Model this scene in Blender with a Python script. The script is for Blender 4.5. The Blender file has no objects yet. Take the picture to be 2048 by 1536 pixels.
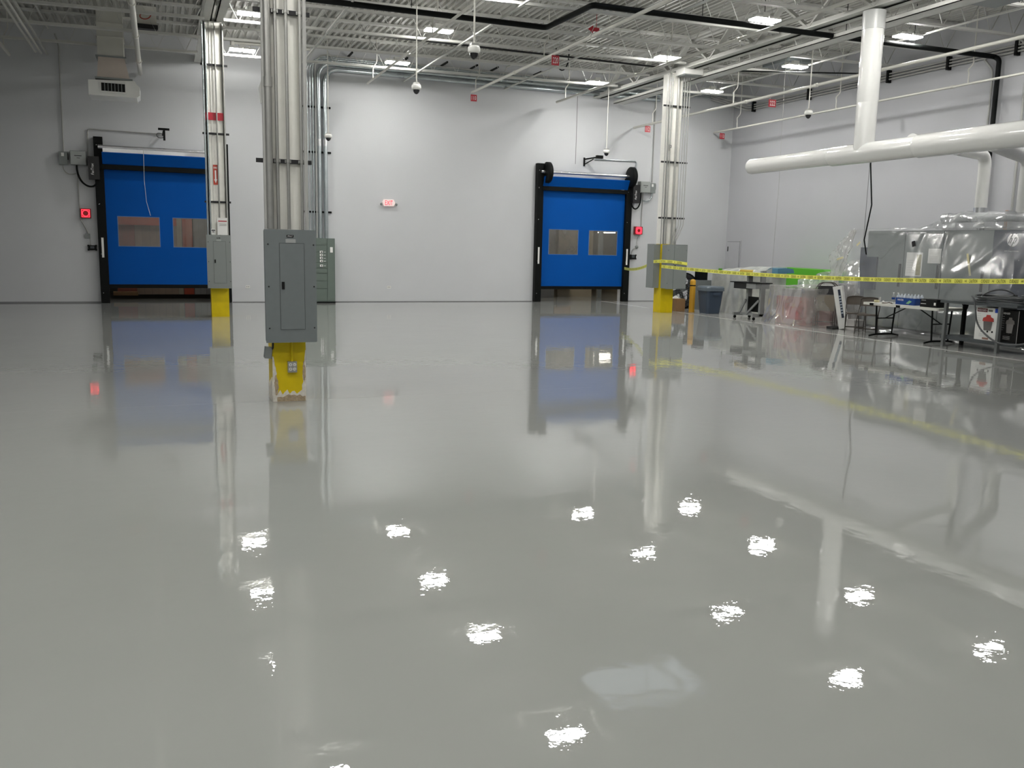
import bpy, math, random
from mathutils import Vector, Matrix, noise
random.seed(7)
SC = bpy.context.scene
COL = SC.collection

# ------------------------------------------------------------------ camera, world, exposure
cam_d = bpy.data.cameras.new('camera'); cam = bpy.data.objects.new('camera', cam_d); COL.objects.link(cam)
YAW, PIT, ROL = 0.380481872, 0.155456849, -0.021871053
fw = Vector((math.sin(YAW)*math.cos(PIT), math.cos(YAW)*math.cos(PIT), -math.sin(PIT)))
rt = Vector((math.cos(YAW), -math.sin(YAW), 0)); dn = fw.cross(rt)
r2 = rt*math.cos(ROL)+dn*math.sin(ROL); d2 = -rt*math.sin(ROL)+dn*math.cos(ROL)
mm = Matrix.Identity(4)
for i in range(3):
    mm[i][0] = r2[i]; mm[i][1] = -d2[i]; mm[i][2] = -fw[i]
mm[2][3] = 1.6
cam.matrix_world = mm
cam_d.sensor_width = 36; cam_d.lens = 1753.23*36/2048; cam_d.clip_end = 200
SC.camera = cam
w = bpy.data.worlds.new('world'); SC.world = w; w.use_nodes = True
w.node_tree.nodes['Background'].inputs[0].default_value = (.5, .52, .55, 1)
w.node_tree.nodes['Background'].inputs[1].default_value = .05
SC.view_settings.view_transform = 'Standard'; SC.view_settings.look = 'None'
SC.view_settings.gamma = 1; SC.view_settings.use_curve_mapping = False
SC.view_settings.exposure = 0.0
LAMP = 160.0            # radiance of the LED high-bay lenses

# ------------------------------------------------------------------ materials
MATS = {}
def mat(name, col, rough=.5, metal=0, noise_amt=.06, scale=6, bump=0, bscale=40, emit=None, coat=0, spec=.5):
    if name in MATS: return MATS[name]
    m = bpy.data.materials.new(name); m.use_nodes = True; MATS[name] = m
    nt = m.node_tree; b = nt.nodes['Principled BSDF']
    b.inputs['Roughness'].default_value = rough; b.inputs['Metallic'].default_value = metal
    b.inputs['Specular IOR Level'].default_value = spec
    b.inputs['Coat Weight'].default_value = coat
    tc = nt.nodes.new('ShaderNodeTexCoord')
    if noise_amt:
        n = nt.nodes.new('ShaderNodeTexNoise'); n.inputs['Scale'].default_value = scale; n.inputs['Detail'].default_value = 4
        nt.links.new(tc.outputs['Object'], n.inputs['Vector'])
        r = nt.nodes.new('ShaderNodeMix'); r.data_type = 'RGBA'
        a = [max(0, c*(1-noise_amt)) for c in col]; c2 = [min(1, c*(1+noise_amt)) for c in col]
        r.inputs[6].default_value = (*a, 1); r.inputs[7].default_value = (*c2, 1)
        nt.links.new(n.outputs['Fac'], r.inputs[0]); nt.links.new(r.outputs[2], b.inputs['Base Color'])
    else: b.inputs['Base Color'].default_value = (*col, 1)
    if bump:
        n2 = nt.nodes.new('ShaderNodeTexNoise'); n2.inputs['Scale'].default_value = bscale
        nt.links.new(tc.outputs['Object'], n2.inputs['Vector'])
        bp = nt.nodes.new('ShaderNodeBump'); bp.inputs['Strength'].default_value = bump; bp.inputs['Distance'].default_value = .01
        nt.links.new(n2.outputs['Fac'], bp.inputs['Height']); nt.links.new(bp.outputs['Normal'], b.inputs['Normal'])
    if emit:
        b.inputs['Emission Color'].default_value = (*emit[0], 1); b.inputs['Emission Strength'].default_value = emit[1]
    return m
def floor_mat(name, col, rough, amp, tint=0.04, spec=.5, ior=1.5, coat=0):
    m = bpy.data.materials.new(name); m.use_nodes = True; nt = m.node_tree; b = nt.nodes['Principled BSDF']
    b.inputs['Roughness'].default_value = rough; b.inputs['IOR'].default_value = ior
    b.inputs['Specular IOR Level'].default_value = spec
    tc = nt.nodes.new('ShaderNodeTexCoord')
    n = nt.nodes.new('ShaderNodeTexNoise'); n.inputs['Scale'].default_value = .6; n.inputs['Detail'].default_value = 6
    nt.links.new(tc.outputs['Object'], n.inputs['Vector'])
    r = nt.nodes.new('ShaderNodeMix'); r.data_type = 'RGBA'
    r.inputs[6].default_value = (*[c*(1-tint) for c in col], 1); r.inputs[7].default_value = (*[c*(1+tint) for c in col], 1)
    nt.links.new(n.outputs['Fac'], r.inputs[0]); nt.links.new(r.outputs[2], b.inputs['Base Color'])
    mp = nt.nodes.new('ShaderNodeMapping'); mp.inputs['Scale'].default_value = (1, 1, 1)
    nt.links.new(tc.outputs['Object'], mp.inputs['Vector'])
    a1 = nt.nodes.new('ShaderNodeTexNoise'); a1.inputs['Scale'].default_value = 8; a1.inputs['Detail'].default_value = 4
    a2 = nt.nodes.new('ShaderNodeTexNoise'); a2.inputs['Scale'].default_value = .9; a2.inputs['Detail'].default_value = 1
    nt.links.new(mp.outputs[0], a1.inputs['Vector']); nt.links.new(mp.outputs[0], a2.inputs['Vector'])
    ad = nt.nodes.new('ShaderNodeMath'); ad.operation = 'MULTIPLY_ADD'; ad.inputs[1].default_value = 3.0
    nt.links.new(a2.outputs['Fac'], ad.inputs[0]); nt.links.new(a1.outputs['Fac'], ad.inputs[2])
    bp = nt.nodes.new('ShaderNodeBump'); bp.inputs['Strength'].default_value = 1; bp.inputs['Distance'].default_value = amp
    nt.links.new(ad.outputs[0], bp.inputs['Height']); nt.links.new(bp.outputs['Normal'], b.inputs['Normal'])
    return m
def plastic_mat(name, dens, col=(.75, .77, .78), rough=.12, gloss=.14, fk=.28):
    """thin polyethylene sheeting: mostly clear, partly milky, with a sharp sheen"""
    m = bpy.data.materials.new(name); m.use_nodes = True; nt = m.node_tree; N = nt.nodes
    N.remove(N['Principled BSDF']); out = N['Material Output']
    tr = N.new('ShaderNodeBsdfTransparent')
    df = N.new('ShaderNodeBsdfDiffuse'); df.inputs[0].default_value = (*col, 1)
    tl = N.new('ShaderNodeBsdfTranslucent'); tl.inputs[0].default_value = (*col, 1)
    gl = N.new('ShaderNodeBsdfGlossy'); gl.inputs['Roughness'].default_value = rough
    m1 = N.new('ShaderNodeMixShader'); m1.inputs[0].default_value = .4
    nt.links.new(df.outputs[0], m1.inputs[1]); nt.links.new(tl.outputs[0], m1.inputs[2])
    tc = N.new('ShaderNodeTexCoord'); nz = N.new('ShaderNodeTexNoise'); nz.inputs['Scale'].default_value = 3; nz.inputs['Detail'].default_value = 5
    nt.links.new(tc.outputs['Object'], nz.inputs['Vector'])
    mr = N.new('ShaderNodeMapRange'); mr.inputs[1].default_value = .3; mr.inputs[2].default_value = .7
    mr.inputs[3].default_value = dens*.65; mr.inputs[4].default_value = min(.97, dens*1.35)
    nt.links.new(nz.outputs['Fac'], mr.inputs[0])
    m2 = N.new('ShaderNodeMixShader'); nt.links.new(mr.outputs[0], m2.inputs[0])
    nt.links.new(tr.outputs[0], m2.inputs[1]); nt.links.new(m1.outputs[0], m2.inputs[2])
    fr = N.new('ShaderNodeLayerWeight'); fr.inputs[0].default_value = .35
    mu = N.new('ShaderNodeMath'); mu.operation = 'MULTIPLY_ADD'; mu.inputs[1].default_value = fk; mu.inputs[2].default_value = gloss*.5
    nt.links.new(fr.outputs['Fresnel'], mu.inputs[0])
    m3 = N.new('ShaderNodeMixShader'); nt.links.new(mu.outputs[0], m3.inputs[0])
    nt.links.new(m2.outputs[0], m3.inputs[1]); nt.links.new(gl.outputs[0], m3.inputs[2])
    nt.links.new(m3.outputs[0], out.inputs[0]); MATS[name] = m
    return m
def glow(name, col, s):
    m = bpy.data.materials.new(name); m.use_nodes = True; nt = m.node_tree; N = nt.nodes
    N.remove(N['Principled BSDF']); e = N.new('ShaderNodeEmission'); e.inputs[0].default_value = (*col, 1); e.inputs[1].default_value = s
    nt.links.new(e.outputs[0], N['Material Output'].inputs[0]); return m

F_COAT = floor_mat('epoxy_floor', (.31, .318, .303), .012, .0008, tint=.06, ior=1.52)
F_BAY = floor_mat('bay_floor', (.35, .35, .34), .12, .0005)
F_LINE = mat('floor_edge_line', (.62, .62, .6), .2, noise_amt=.1)
F_JOINT = mat('floor_joint', (.34, .34, .33), .1)
def wall_mat():
    m = mat('painted_wall', (.585, .595, .615), .6, noise_amt=.03, scale=1.2, bump=.12, bscale=60)
    return m
WALL = wall_mat()
DECK = mat('roof_deck', (.50, .495, .465), .5, noise_amt=.1, scale=3)
STEEL = mat('painted_joist', (.60, .60, .57), .5, noise_amt=.08)
CREAM = mat('cream_column', (.80, .79, .74), .42, noise_amt=.07, scale=9, bump=.15, bscale=20)
YEL = mat('yellow_paint', (.70, .53, .005), .4, spec=.3, noise_amt=.12, scale=8)
BARE = mat('chipped_base', (.42, .33, .22), .8, noise_amt=.5, scale=30, bump=.6, bscale=60)
FLAKE = mat('flaking_paint', (.7, .67, .6), .7, noise_amt=.3, scale=40)
PGRAY = mat('panel_gray', (.165, .185, .19), .4, noise_amt=.06, scale=14)
PGRAY2 = mat('panel_gray_light', (.23, .25, .245), .4, noise_amt=.05)
MCCG = mat('switchgear_green_gray', (.13, .165, .145), .4, noise_amt=.05)
COND = mat('galvanised_conduit', (.42, .42, .40), .34, metal=.75, noise_amt=.15, scale=12)
CONDB = mat('bright_conduit', (.55, .6, .62), .25, metal=.85, noise_amt=.2, scale=5)
CONDP = mat('painted_conduit', (.40, .40, .385), .45, noise_amt=.1)
BLACK = mat('black_steel', (.006, .007, .007), .5, noise_amt=.1, spec=.12)
DARK = mat('dark_metal', (.022, .022, .024), .5, spec=.25)
BLUE = mat('blue_curtain', (.0, .078, .36), .6, spec=.12, noise_amt=.08, scale=1.5, bump=.15, bscale=2)
WHITE = mat('white_paint', (.80, .80, .77), .25, noise_amt=.03)
DUCTW = mat('gloss_white_duct', (.80, .80, .78), .12, noise_amt=.02, coat=.5)
BEIGE = mat('duct_beige', (.62, .61, .56), .5, noise_amt=.06, scale=4)
PINKD = mat('duct_pinkish', (.62, .54, .48), .5, noise_amt=.06)
ALU = mat('aluminium', (.75, .76, .78), .25, metal=.9, noise_amt=.04)
REDS = mat('sign_red', (.42, .015, .03), .45)
REDT = mat('red_tape', (.45, .01, .03), .4)
WTXT = mat('lettering_white', (.85, .85, .85), .5, noise_amt=0)
BTXT = mat('lettering_black', (.008, .008, .008), .5, noise_amt=0, spec=.2)
PIPE = mat('sprinkler_pipe_paint', (.64, .63, .58), .35, noise_amt=.05)
LENS = glow('led_lens', (1.0, .985, .94), LAMP)
REDL = glow('red_led', (1.0, .03, .05), 3.2)
PAPER = mat('paper', (.8, .8, .78), .7, noise_amt=.03)
TAPE = mat('caution_yellow', (.88, .86, .16), .45, spec=.3, noise_amt=.08, scale=3)
MASK = mat('masking_tape', (.6, .55, .33), .7)
CARD = mat('cardboard', (.30, .18, .09), .8, noise_amt=.12)
TRASH = mat('bin_slate', (.045, .065, .10), .4)
TRASHL = mat('bin_slate_lid', (.12, .15, .18), .4)
PCLEAR = plastic_mat('clear_sheeting', .20, (.55, .57, .58), .13, .0, .12)
PRED = plastic_mat('hazy_sheeting_thin', .34, (.70, .69, .67), .14, .07)
PBUB = plastic_mat('crumpled_sheeting', .30, (.75, .77, .78), .12, .08, .35)
PMILK = plastic_mat('milky_sheeting', .80, (.70, .71, .67), .3, .05)
PMID = plastic_mat('hazy_sheeting', .46, (.70, .69, .67), .14, .07)
VINYL = plastic_mat('vinyl_window', .12, (.5, .48, .44), .03, .10)
VINYLG = plastic_mat('vinyl_window_gray', .55, (.24, .23, .21), .08, .12)

# ------------------------------------------------------------------ mesh helpers
class MB:
    def __init__(s): s.v = []; s.f = []; s.sm = []; s.mi = []; s.cur = 0
    def add(s, vs, fs, smooth=False):
        n = len(s.v); s.v += [Vector(v) for v in vs]
        for f in fs: s.f.append([i+n for i in f]); s.sm.append(smooth); s.mi.append(s.cur)
        return s
    def box(s, x0, x1, y0, y1, z0, z1, M=None):
        vs = [Vector((x, y, z)) for x in (x0, x1) for y in (y0, y1) for z in (z0, z1)]
        if M: vs = [M @ v for v in vs]
        return s.add(vs, [(0, 1, 3, 2), (4, 6, 7, 5), (0, 4, 5, 1), (2, 3, 7, 6), (0, 2, 6, 4), (1, 5, 7, 3)])
    def beam(s, p, q, wd, h, up=(0, 0, 1)):
        p = Vector(p); q = Vector(q); d = (q-p).normalized(); u = Vector(up)
        if abs(d.dot(u)) > .99: u = Vector((0, 1, 0))
        a = d.cross(u).normalized()*wd/2; b = a.cross(d).normalized()*h/2
        vs = [p+a+b, p-a+b, p-a-b, p+a-b, q+a+b, q-a+b, q-a-b, q+a-b]
        return s.add(vs, [(0, 1, 2, 3), (7, 6, 5, 4), (0, 4, 5, 1), (1, 5, 6, 2), (2, 6, 7, 3), (3, 7, 4, 0)])
    def tube(s, pts, r, n=8, rs=None, caps=True):
        pts = [Vector(p) for p in pts]; k = len(pts); rings = []
        t0 = (pts[1]-pts[0]).normalized(); u = Vector((0, 0, 1)) if abs(t0.z) < .9 else Vector((1, 0, 0))
        a = t0.cross(u).normalized()
        for i, p in enumerate(pts):
            if i == 0: t = pts[1]-pts[0]
            elif i == k-1: t = pts[-1]-pts[-2]
            else: t = (pts[i]-pts[i-1]).normalized()+(pts[i+1]-pts[i]).normalized()
            t = t.normalized(); a = (a-t*a.dot(t)).normalized(); b = t.cross(a); rr = rs[i] if rs else r
            rings.append([p+(a*math.cos(2*math.pi*j/n)+b*math.sin(2*math.pi*j/n))*rr for j in range(n)])
        vs = [v for g in rings for v in g]; fs = []
        for i in range(k-1):
            for j in range(n): fs.append((i*n+j, i*n+(j+1) % n, (i+1)*n+(j+1) % n, (i+1)*n+j))
        s.add(vs, fs, True)
        if caps: s.add(rings[0], [tuple(range(n))[::-1]]); s.add(rings[-1], [tuple(range(n))])
        return s
    def prism(s, poly, axis, a, b):
        """poly: 2d points; axis 'x','y','z'; extruded a..b"""
        def P(u, v, t): return {'x': (t, u, v), 'y': (u, t, v), 'z': (u, v, t)}[axis]
        n = len(poly); vs = [P(u, v, a) for u, v in poly]+[P(u, v, b) for u, v in poly]
        fs = [tuple(range(n))[::-1], tuple(range(n, 2*n))]+[(i, (i+1) % n, n+(i+1) % n, n+i) for i in range(n)]
        return s.add(vs, fs)
    def lathe(s, c, prof, n=20, axis='z'):
        c = Vector(c); rings = []
        for r, h in prof:
            for j in range(n):
                a = 2*math.pi*j/n; x, y = r*math.cos(a), r*math.sin(a)
                rings.append(c+Vector({'z': (x, y, h), 'y': (x, h, y), 'x': (h, x, y)}[axis]))
        fs = [(i*n+j, i*n+(j+1) % n, (i+1)*n+(j+1) % n, (i+1)*n+j) for i in range(len(prof)-1) for j in range(n)]
        return s.add(rings, fs, True)
    def sheet(s, fn, nu, nv, smooth=True):
        vs = [fn(i/nu, j/nv) for i in range(nu+1) for j in range(nv+1)]
        fs = [(i*(nv+1)+j, (i+1)*(nv+1)+j, (i+1)*(nv+1)+j+1, i*(nv+1)+j+1) for i in range(nu) for j in range(nv)]
        return s.add(vs, fs, smooth)
    def build(s, name, m, parent=None, **props):
        me = bpy.data.meshes.new(name); o = bpy.data.objects.new(name, me); COL.objects.link(o)
        if parent is None:
            xs = [v.x for v in s.v]; ys = [v.y for v in s.v]; org = Vector(((min(xs)+max(xs))/2, (min(ys)+max(ys))/2, min(v.z for v in s.v)))
            o.location = org
        else:
            org = ORG[parent.name]; o.parent = parent
        ORG[o.name] = org
        me.from_pydata([v-org for v in s.v], [], s.f)
        me.polygons.foreach_set('use_smooth', s.sm)
        for k in (m if isinstance(m, (list, tuple)) else [m]): me.materials.append(k)
        me.polygons.foreach_set('material_index', s.mi); me.update()
        for k, v in props.items(): o[k] = v
        return o
ORG = {}
def thing(name, label, cat, loc=(0, 0, 0), group=None):
    o = bpy.data.objects.new(name, None); COL.objects.link(o); o.location = loc; o.empty_display_size = .1
    o['label'] = label; o['category'] = cat
    if group: o['group'] = group
    ORG[o.name] = Vector(loc); return o
def tag(o, label, cat, group=None):
    o['label'] = label; o['category'] = cat
    if group: o['group'] = group
    return o
def struct(o): o['kind'] = 'structure'; return o
def dup(root, loc, rz=0, label=None):
    r = root.copy(); COL.objects.link(r); r.location = loc; r.rotation_euler = (0, 0, rz)
    if label: r['label'] = label
    ORG[r.name] = Vector(loc)
    for ch in list(root.children):
        c = ch.copy(); COL.objects.link(c); c.parent = r
        for g in list(ch.children):
            d = g.copy(); COL.objects.link(d); d.parent = c
    return r
def bx(*a): return MB().box(*a)
def tb(pts, r, n=8): return MB().tube(pts, r, n)
def arc(c, r, a0, a1, n, ax1, ax2):
    c = Vector(c); ax1 = Vector(ax1); ax2 = Vector(ax2)
    return [c+ax1*r*math.cos(a0+(a1-a0)*i/n)+ax2*r*math.sin(a0+(a1-a0)*i/n) for i in range(n+1)]
def smooth_path(pts, rad=.1, n=5):
    pts = [Vector(p) for p in pts]; out = [pts[0]]
    for i in range(1, len(pts)-1):
        a = (pts[i-1]-pts[i]); b = (pts[i+1]-pts[i]); r = min(rad, a.length*.45, b.length*.45)
        p0 = pts[i]+a.normalized()*r; p2 = pts[i]+b.normalized()*r
        for k in range(n+1):
            t = k/n; out.append(p0*(1-t)**2+pts[i]*2*t*(1-t)+p2*t*t)
    out.append(pts[-1]); return out
def bez(p0, p1, p2, p3, n=14):
    P = [Vector(p) for p in (p0, p1, p2, p3)]
    return [P[0]*(1-t)**3+P[1]*3*t*(1-t)**2+P[2]*3*t*t*(1-t)+P[3]*t**3 for t in [i/n for i in range(n+1)]]
_tc = {}
def text_geo(s, shear=0):
    key = (s, shear)
    if key in _tc: return _tc[key]
    c = bpy.data.curves.new('t', 'FONT'); c.body = s; c.size = 1; c.resolution_u = 2; c.shear = shear
    o = bpy.data.objects.new('t', c); COL.objects.link(o); bpy.context.view_layer.update()
    me = o.to_mesh(); vs = [v.co.copy() for v in me.vertices]; fs = [tuple(p.vertices) for p in me.polygons]; o.to_mesh_clear()
    bpy.data.objects.remove(o); bpy.data.curves.remove(c)
    x0 = min(v.x for v in vs); x1 = max(v.x for v in vs); y0 = min(v.y for v in vs); y1 = max(v.y for v in vs)
    vs = [Vector(((v.x-(x0+x1)/2)/(x1-x0), (v.y-(y0+y1)/2)/(y1-y0), 0)) for v in vs]
    _tc[key] = (vs, fs); return _tc[key]
def put_text(mb, s, c, wd, h, ux, uy, shear=0):
    """letters centred on c, wd wide along ux, h high along uy"""
    vs, fs = text_geo(s, shear); c = Vector(c); ux = Vector(ux)*wd; uy = Vector(uy)*h
    return mb.add([c+ux*v.x+uy*v.y for v in vs], fs)
XB, ZB = (1, 0, 0), (0, 0, 1)          # text on surfaces that face -Y
YM = (0, -1, 0)                        # text on surfaces that face -X

D = 24.07; XR = 16.95; XL = -9.9; YN = -6.0
def zb(x): return 5.89+.016*x          # underside of the joists
def zd(x): return 6.53+.016*x          # underside of the deck

# ------------------------------------------------------------------ room shell
DOORS = [(-1.22, 1.5), (10.42, 13.17)]   # clear openings in the back wall
DH = 3.55
m = MB().box(XL, 12.5, YN, D, -.2, 0); m.cur = 1
m.box(12.56, XR, YN, D, -.2, 0); m.cur = 2
m.box(12.5, 12.56, YN, D, -.2, .0005); m.cur = 3
m.box(XL, .98, 9.02, 9.03, -.1, .0004).box(1.34, 4.6, 9.02, 9.03, -.1, .0004)
m.cur = 0
for a, b in DOORS: m.box(a-2.5, b+2.5, D, 33, -.2, 0)
struct(m.build('floor', [F_COAT, F_BAY, F_LINE, F_JOINT]))
m = MB(); xs = [XL, DOORS[0][0], DOORS[0][1], DOORS[1][0], DOORS[1][1], XR+.2]
for i in range(0, 6, 2): m.box(xs[i], xs[i+1], D, D+.2, 0, 7.2)
for a, b in DOORS: m.box(a, b, D, D+.2, DH, 7.2)
struct(m.build('wall_back', WALL))
struct(bx(XR, XR+.2, YN, D+.2, 0, 7.2).build('wall_right', mat('painted_wall_right', (.47, .475, .50), .6, noise_amt=.03, scale=1.2, bump=.12, bscale=60)))  # wall paint darkened here to carry the dimmer light on this wall
struct(bx(XL-.2, XL, YN, D+.2, 0, 7.2).build('wall_left', WALL))
struct(bx(XL-.2, XR+.2, YN-.2, YN, 0, 7.2).build('wall_front', WALL))
# panel joints in the walls
WALLR = mat('painted_wall_right', (.47, .475, .50), .6, noise_amt=.03, scale=1.2, bump=.12, bscale=60)  # darker copy of the wall paint, shade put into the colour
JT = mat('wall_joint', (.2, .2, .21), .7)
struct(bx(11.485, 11.50, D-.006, D+.02, 4.05, 6.2).build('trim_1', JT))
struct(bx(XR-.006, XR+.02, 18.05, 18.065, 0, 5.9).build('trim_2', JT))
struct(MB().box(XL, -1.42, D-.008, D+.02, 0, .03).box(1.7, 10.2, D-.008, D+.02, 0, .02).box(13.4, XR, D-.008, D+.02, 0, .02).build('baseboard_back', JT))
# corrugated roof deck: trapezoid ribs running away from the viewer
m = MB(); P = .1524; x = XL; prof = []
while x < XR:
    for dx, dz in ((0, 0), (.05, 0), (.066, .055), (.136, .055)): prof.append((x+dx, zd(x+dx)+dz))
    x += P
prof.append((x, zd(x)))
vs = [(a, yy, z) for yy in (YN, D) for a, z in prof]; n = len(prof)
m.add(vs, [(i, i+1, n+i+1, n+i) for i in range(n-1)])
struct(m.build('ceiling', DECK))
# skylight seen only as a pale patch in the floor's gloss
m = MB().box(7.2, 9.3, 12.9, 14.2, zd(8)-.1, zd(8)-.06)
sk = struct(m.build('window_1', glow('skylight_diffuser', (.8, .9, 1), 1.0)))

# rooms beyond the two roll-up doors
BROWN = mat('strip_curtain_brown', (.30, .22, .16), .5, noise_amt=.25, scale=5)
OR = mat('strip_curtain_red', (.42, .07, .03), .5, noise_amt=.2, scale=5)
TAN = mat('hall_wall_tan', (.36, .31, .22), .7)
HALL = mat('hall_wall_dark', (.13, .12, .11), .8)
for k, (a, b) in enumerate(DOORS):
    m = MB().box(a-2.5, a-2.4, D+.2, 33, 0, 4.6).box(b+2.4, b+2.5, D+.2, 33, 0, 4.6).box(a-2.5, b+2.5, 33, 33.1, 0, 4.6).box(a-2.5, b+2.5, D+.2, 33, 4.5, 4.6)
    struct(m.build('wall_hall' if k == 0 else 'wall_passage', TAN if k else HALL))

# ------------------------------------------------------------------ roof steel
joists = {}
def make_joist(x0, x1, label):
    root = thing('steel_joist', label, 'roof joist', (x0, 0, 0), 'open web joists under the roof deck')
    L = x1-x0; Z0 = lambda t: zb(x0+t); Z1 = lambda t: zd(x0+t)-.03
    def loc(mb, name, mt):
        for v in mb.v: v.x += x0
        return mb.build(name, mt, root)
    loc(MB().beam((0.03, -.03, Z0(0)), (L-.03, -.03, Z0(L)), .035, .05).beam((0.03, .03, Z0(0)), (L-.03, .03, Z0(L)), .035, .05), 'bottom_chord', STEEL)
    loc(MB().beam((0, -.035, Z1(0)), (L, -.035, Z1(L)), .05, .05).beam((0, .035, Z1(0)), (L, .035, Z1(L)), .05, .05), 'top_chord', STEEL)
    n = round(L/.62); pts = []
    for i in range(2*n+1):
        t = L*i/(2*n); pts.append((t, 0, Z0(t) if i % 2 else Z1(t)))
    loc(MB().tube(pts, .0125, 5), 'web', STEEL)
    return root
JY = [22.6-1.73*i for i in range(11)]
bays = [(XL+.02, 1.0), (1.3, 12.03), (12.4, XR-.02)]
def ordn(i): return ['nearest the back wall', 'second from the back wall', 'third from the back wall', 'fourth from the back wall', 'fifth from the back wall', 'sixth from the back wall', 'seventh from the back wall', 'eighth from the back wall', 'ninth from the back wall', 'tenth from the back wall', 'eleventh from the back wall'][i]
bn = ['left of the near column line', 'over the middle bay', 'over the right-hand machine bay']
for bi, (a, b) in enumerate(bays):
    j = None
    for i, yy in enumerate(JY):
        lab = 'cream open web roof joist %s, %s' % (bn[bi], ordn(i))
        if j is None: j = make_joist(a, b, lab); j.location.y = yy
        else: dup(j, (a, yy, 0), 0, lab)
for gx, tx in ((1.15, 'over the two left columns'), (12.2, 'over the right column')):
    g = thing('joist_girder', 'deep cream roof girder with double angle webs running back '+tx, 'roof girder', (gx, 14, 5.8), 'roof girders on the column lines')
    zz = 5.965 if gx > 5 else 5.95
    MB().box(gx-.21, gx-.04, 2, D-.02, zz, zz+.02).box(gx+.04, gx+.21, 2, D-.02, zz, zz+.02).box(gx-.06, gx-.04, 2, D-.02, zz, zz+.14).box(gx+.04, gx+.06, 2, D-.02, zz, zz+.14).build('bottom_chord', STEEL, g)
    zt = zd(gx)-.07
    MB().box(gx-.15, gx-.04, 2, D-.02, zt, zt+.06).box(gx+.04, gx+.15, 2, D-.02, zt, zt+.06).build('top_chord', STEEL, g)
    i = 0; yy = D-.5
    while yy > 5:
        for s in (-.03, .03):
            wb = MB().beam((gx+s, yy, zz+.06), (gx+s, yy-.85, zt), .04, .08, (1, 0, 0)).beam((gx+s, yy-.85, zt), (gx+s, yy-1.73, zz+.06), .04, .08, (1, 0, 0)); 
            wb.build('diagonal', STEEL, g)
        yy -= 1.73
# flat cable tray/second flange hung beside the right-hand girder
t = thing('cable_tray', 'wide cream cable tray running beside the right-hand roof girder', 'cable tray', (12.72, 14, 5.7))
MB().box(12.52, 12.86, 4, D-.3, 5.80, 5.815).box(12.52, 12.535, 4, D-.3, 5.80, 5.88).box(12.845, 12.86, 4, D-.3, 5.80, 5.88).build('tray', STEEL, t)
for yy in (6, 9, 12, 15, 18, 21): bx(12.52, 12.53, yy, yy+.01, 5.88, zd(12.5)).build('hanger', STEEL, t); bx(12.85, 12.86, yy, yy+.01, 5.88, zd(12.8)).build('hanger', STEEL, t)
# bridging angles
br0 = [(-5.6, 'far left'), (-2.3, 'left of the drop duct'), (3.37, 'right of the near column'), (6.27, 'over the exit sign'), (9.2, 'left of the right door'), (14.7, 'over the machine bay')]
for x, wh in br0:
    t = thing('joist_bridging', 'pair of thin cream bridging angles crossing the joists %s' % wh, 'bridging', (x, 14, 5.9), 'bridging under the joists')
    MB().beam((x, 4, zb(x)-.045), (x, D-.02, zb(x)-.045), .04, .03).build('lower_angle', STEEL, t)
    MB().beam((x+.05, 4, zd(x)-.09), (x+.05, D-.02, zd(x)-.09), .04, .03).build('upper_angle', STEEL, t)

# ------------------------------------------------------------------ LED high bays
LP = [(1.86, 18.85), (1.96, 22.40), (5.56, 18.46), (5.6, 22.08), (11.13, 22.1), (11.13, 18.53), (10.99, 14.77), (14.53, 21.71), (14.34, 17.98), (14.37, 14.55),
      (1.9, 15.4), (5.7, 15.4), (1.9, 11.6), (5.7, 11.6), (11.3, 11.6), (14.9, 11.6), (1.9, 7.8), (7.5, 6.5), (1.9, 4), (7.5, 0), (1.9, .2),  (-2, 7.8), (-2, 4), (-2, .2), (-6, 4), (-6, .2)]  # lamps left of the near column are unseen, added to brighten the front-left floor
LL = ['upper of the two lit lamps between the left columns', 'lower of the two lit lamps between the left columns', 'paired lamp high over the exit sign', 'lamp near the back wall above the exit sign',
      'lamp up left of the right column, near the back wall', 'lamp just above the head of the right column', 'lamp on the black pipe right of the right column', 'lamp just right of the right column head',
      'lamp left of the white duct drop, above number 222', 'lamp right of the white duct drop']
def lamp(x, y, label):
    t = thing('high_bay_light', label, 'ceiling light', (x, y, 6.0), 'LED high bay lights')
    MB().box(x-.29, x-.01, y-.13, y+.13, 6.025, 6.065).box(x+.01, x+.29, y-.13, y+.13, 6.025, 6.065).box(x-.3, x+.3, y-.02, y+.02, 6.060, 6.090).build('housing', WHITE, t)
    MB().box(x-.28, x-.02, y-.125, y+.125, 6.000, 6.025).box(x+.02, x+.28, y-.125, y+.125, 6.000, 6.025).build('lens', LENS, t)
    bx(x-.08, x+.08, y-.05, y+.05, 6.090, 6.150).build('driver_box', WHITE, t)
    MB().tube([(x-.2, y, 6.090), (x, y, zd(x)-.02)], .004, 5).tube([(x+.2, y, 6.090), (x, y, zd(x)-.02)], .004, 5).build('hanger_wire', COND, t)
for i, (x, y) in enumerate(LP):
    if i < 10: lab = 'lit white LED high bay, '+LL[i]
    else: lab = {10: 'LED high bay above the frame whose glint is half hidden behind the nearest column', 11: 'high bay above the frame, seen as the floor glint left of the bottom centre', 13: 'high bay above the frame, seen as the lowest floor glint at bottom centre',
                 14: 'high bay above the frame, seen as the large low floor glint at right', 15: 'high bay above the frame, seen as the floor glint at the right edge'}.get(i, 'LED high bay above and behind the frame, lighting the foreground floor')
    lamp(x, y, lab)

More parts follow.
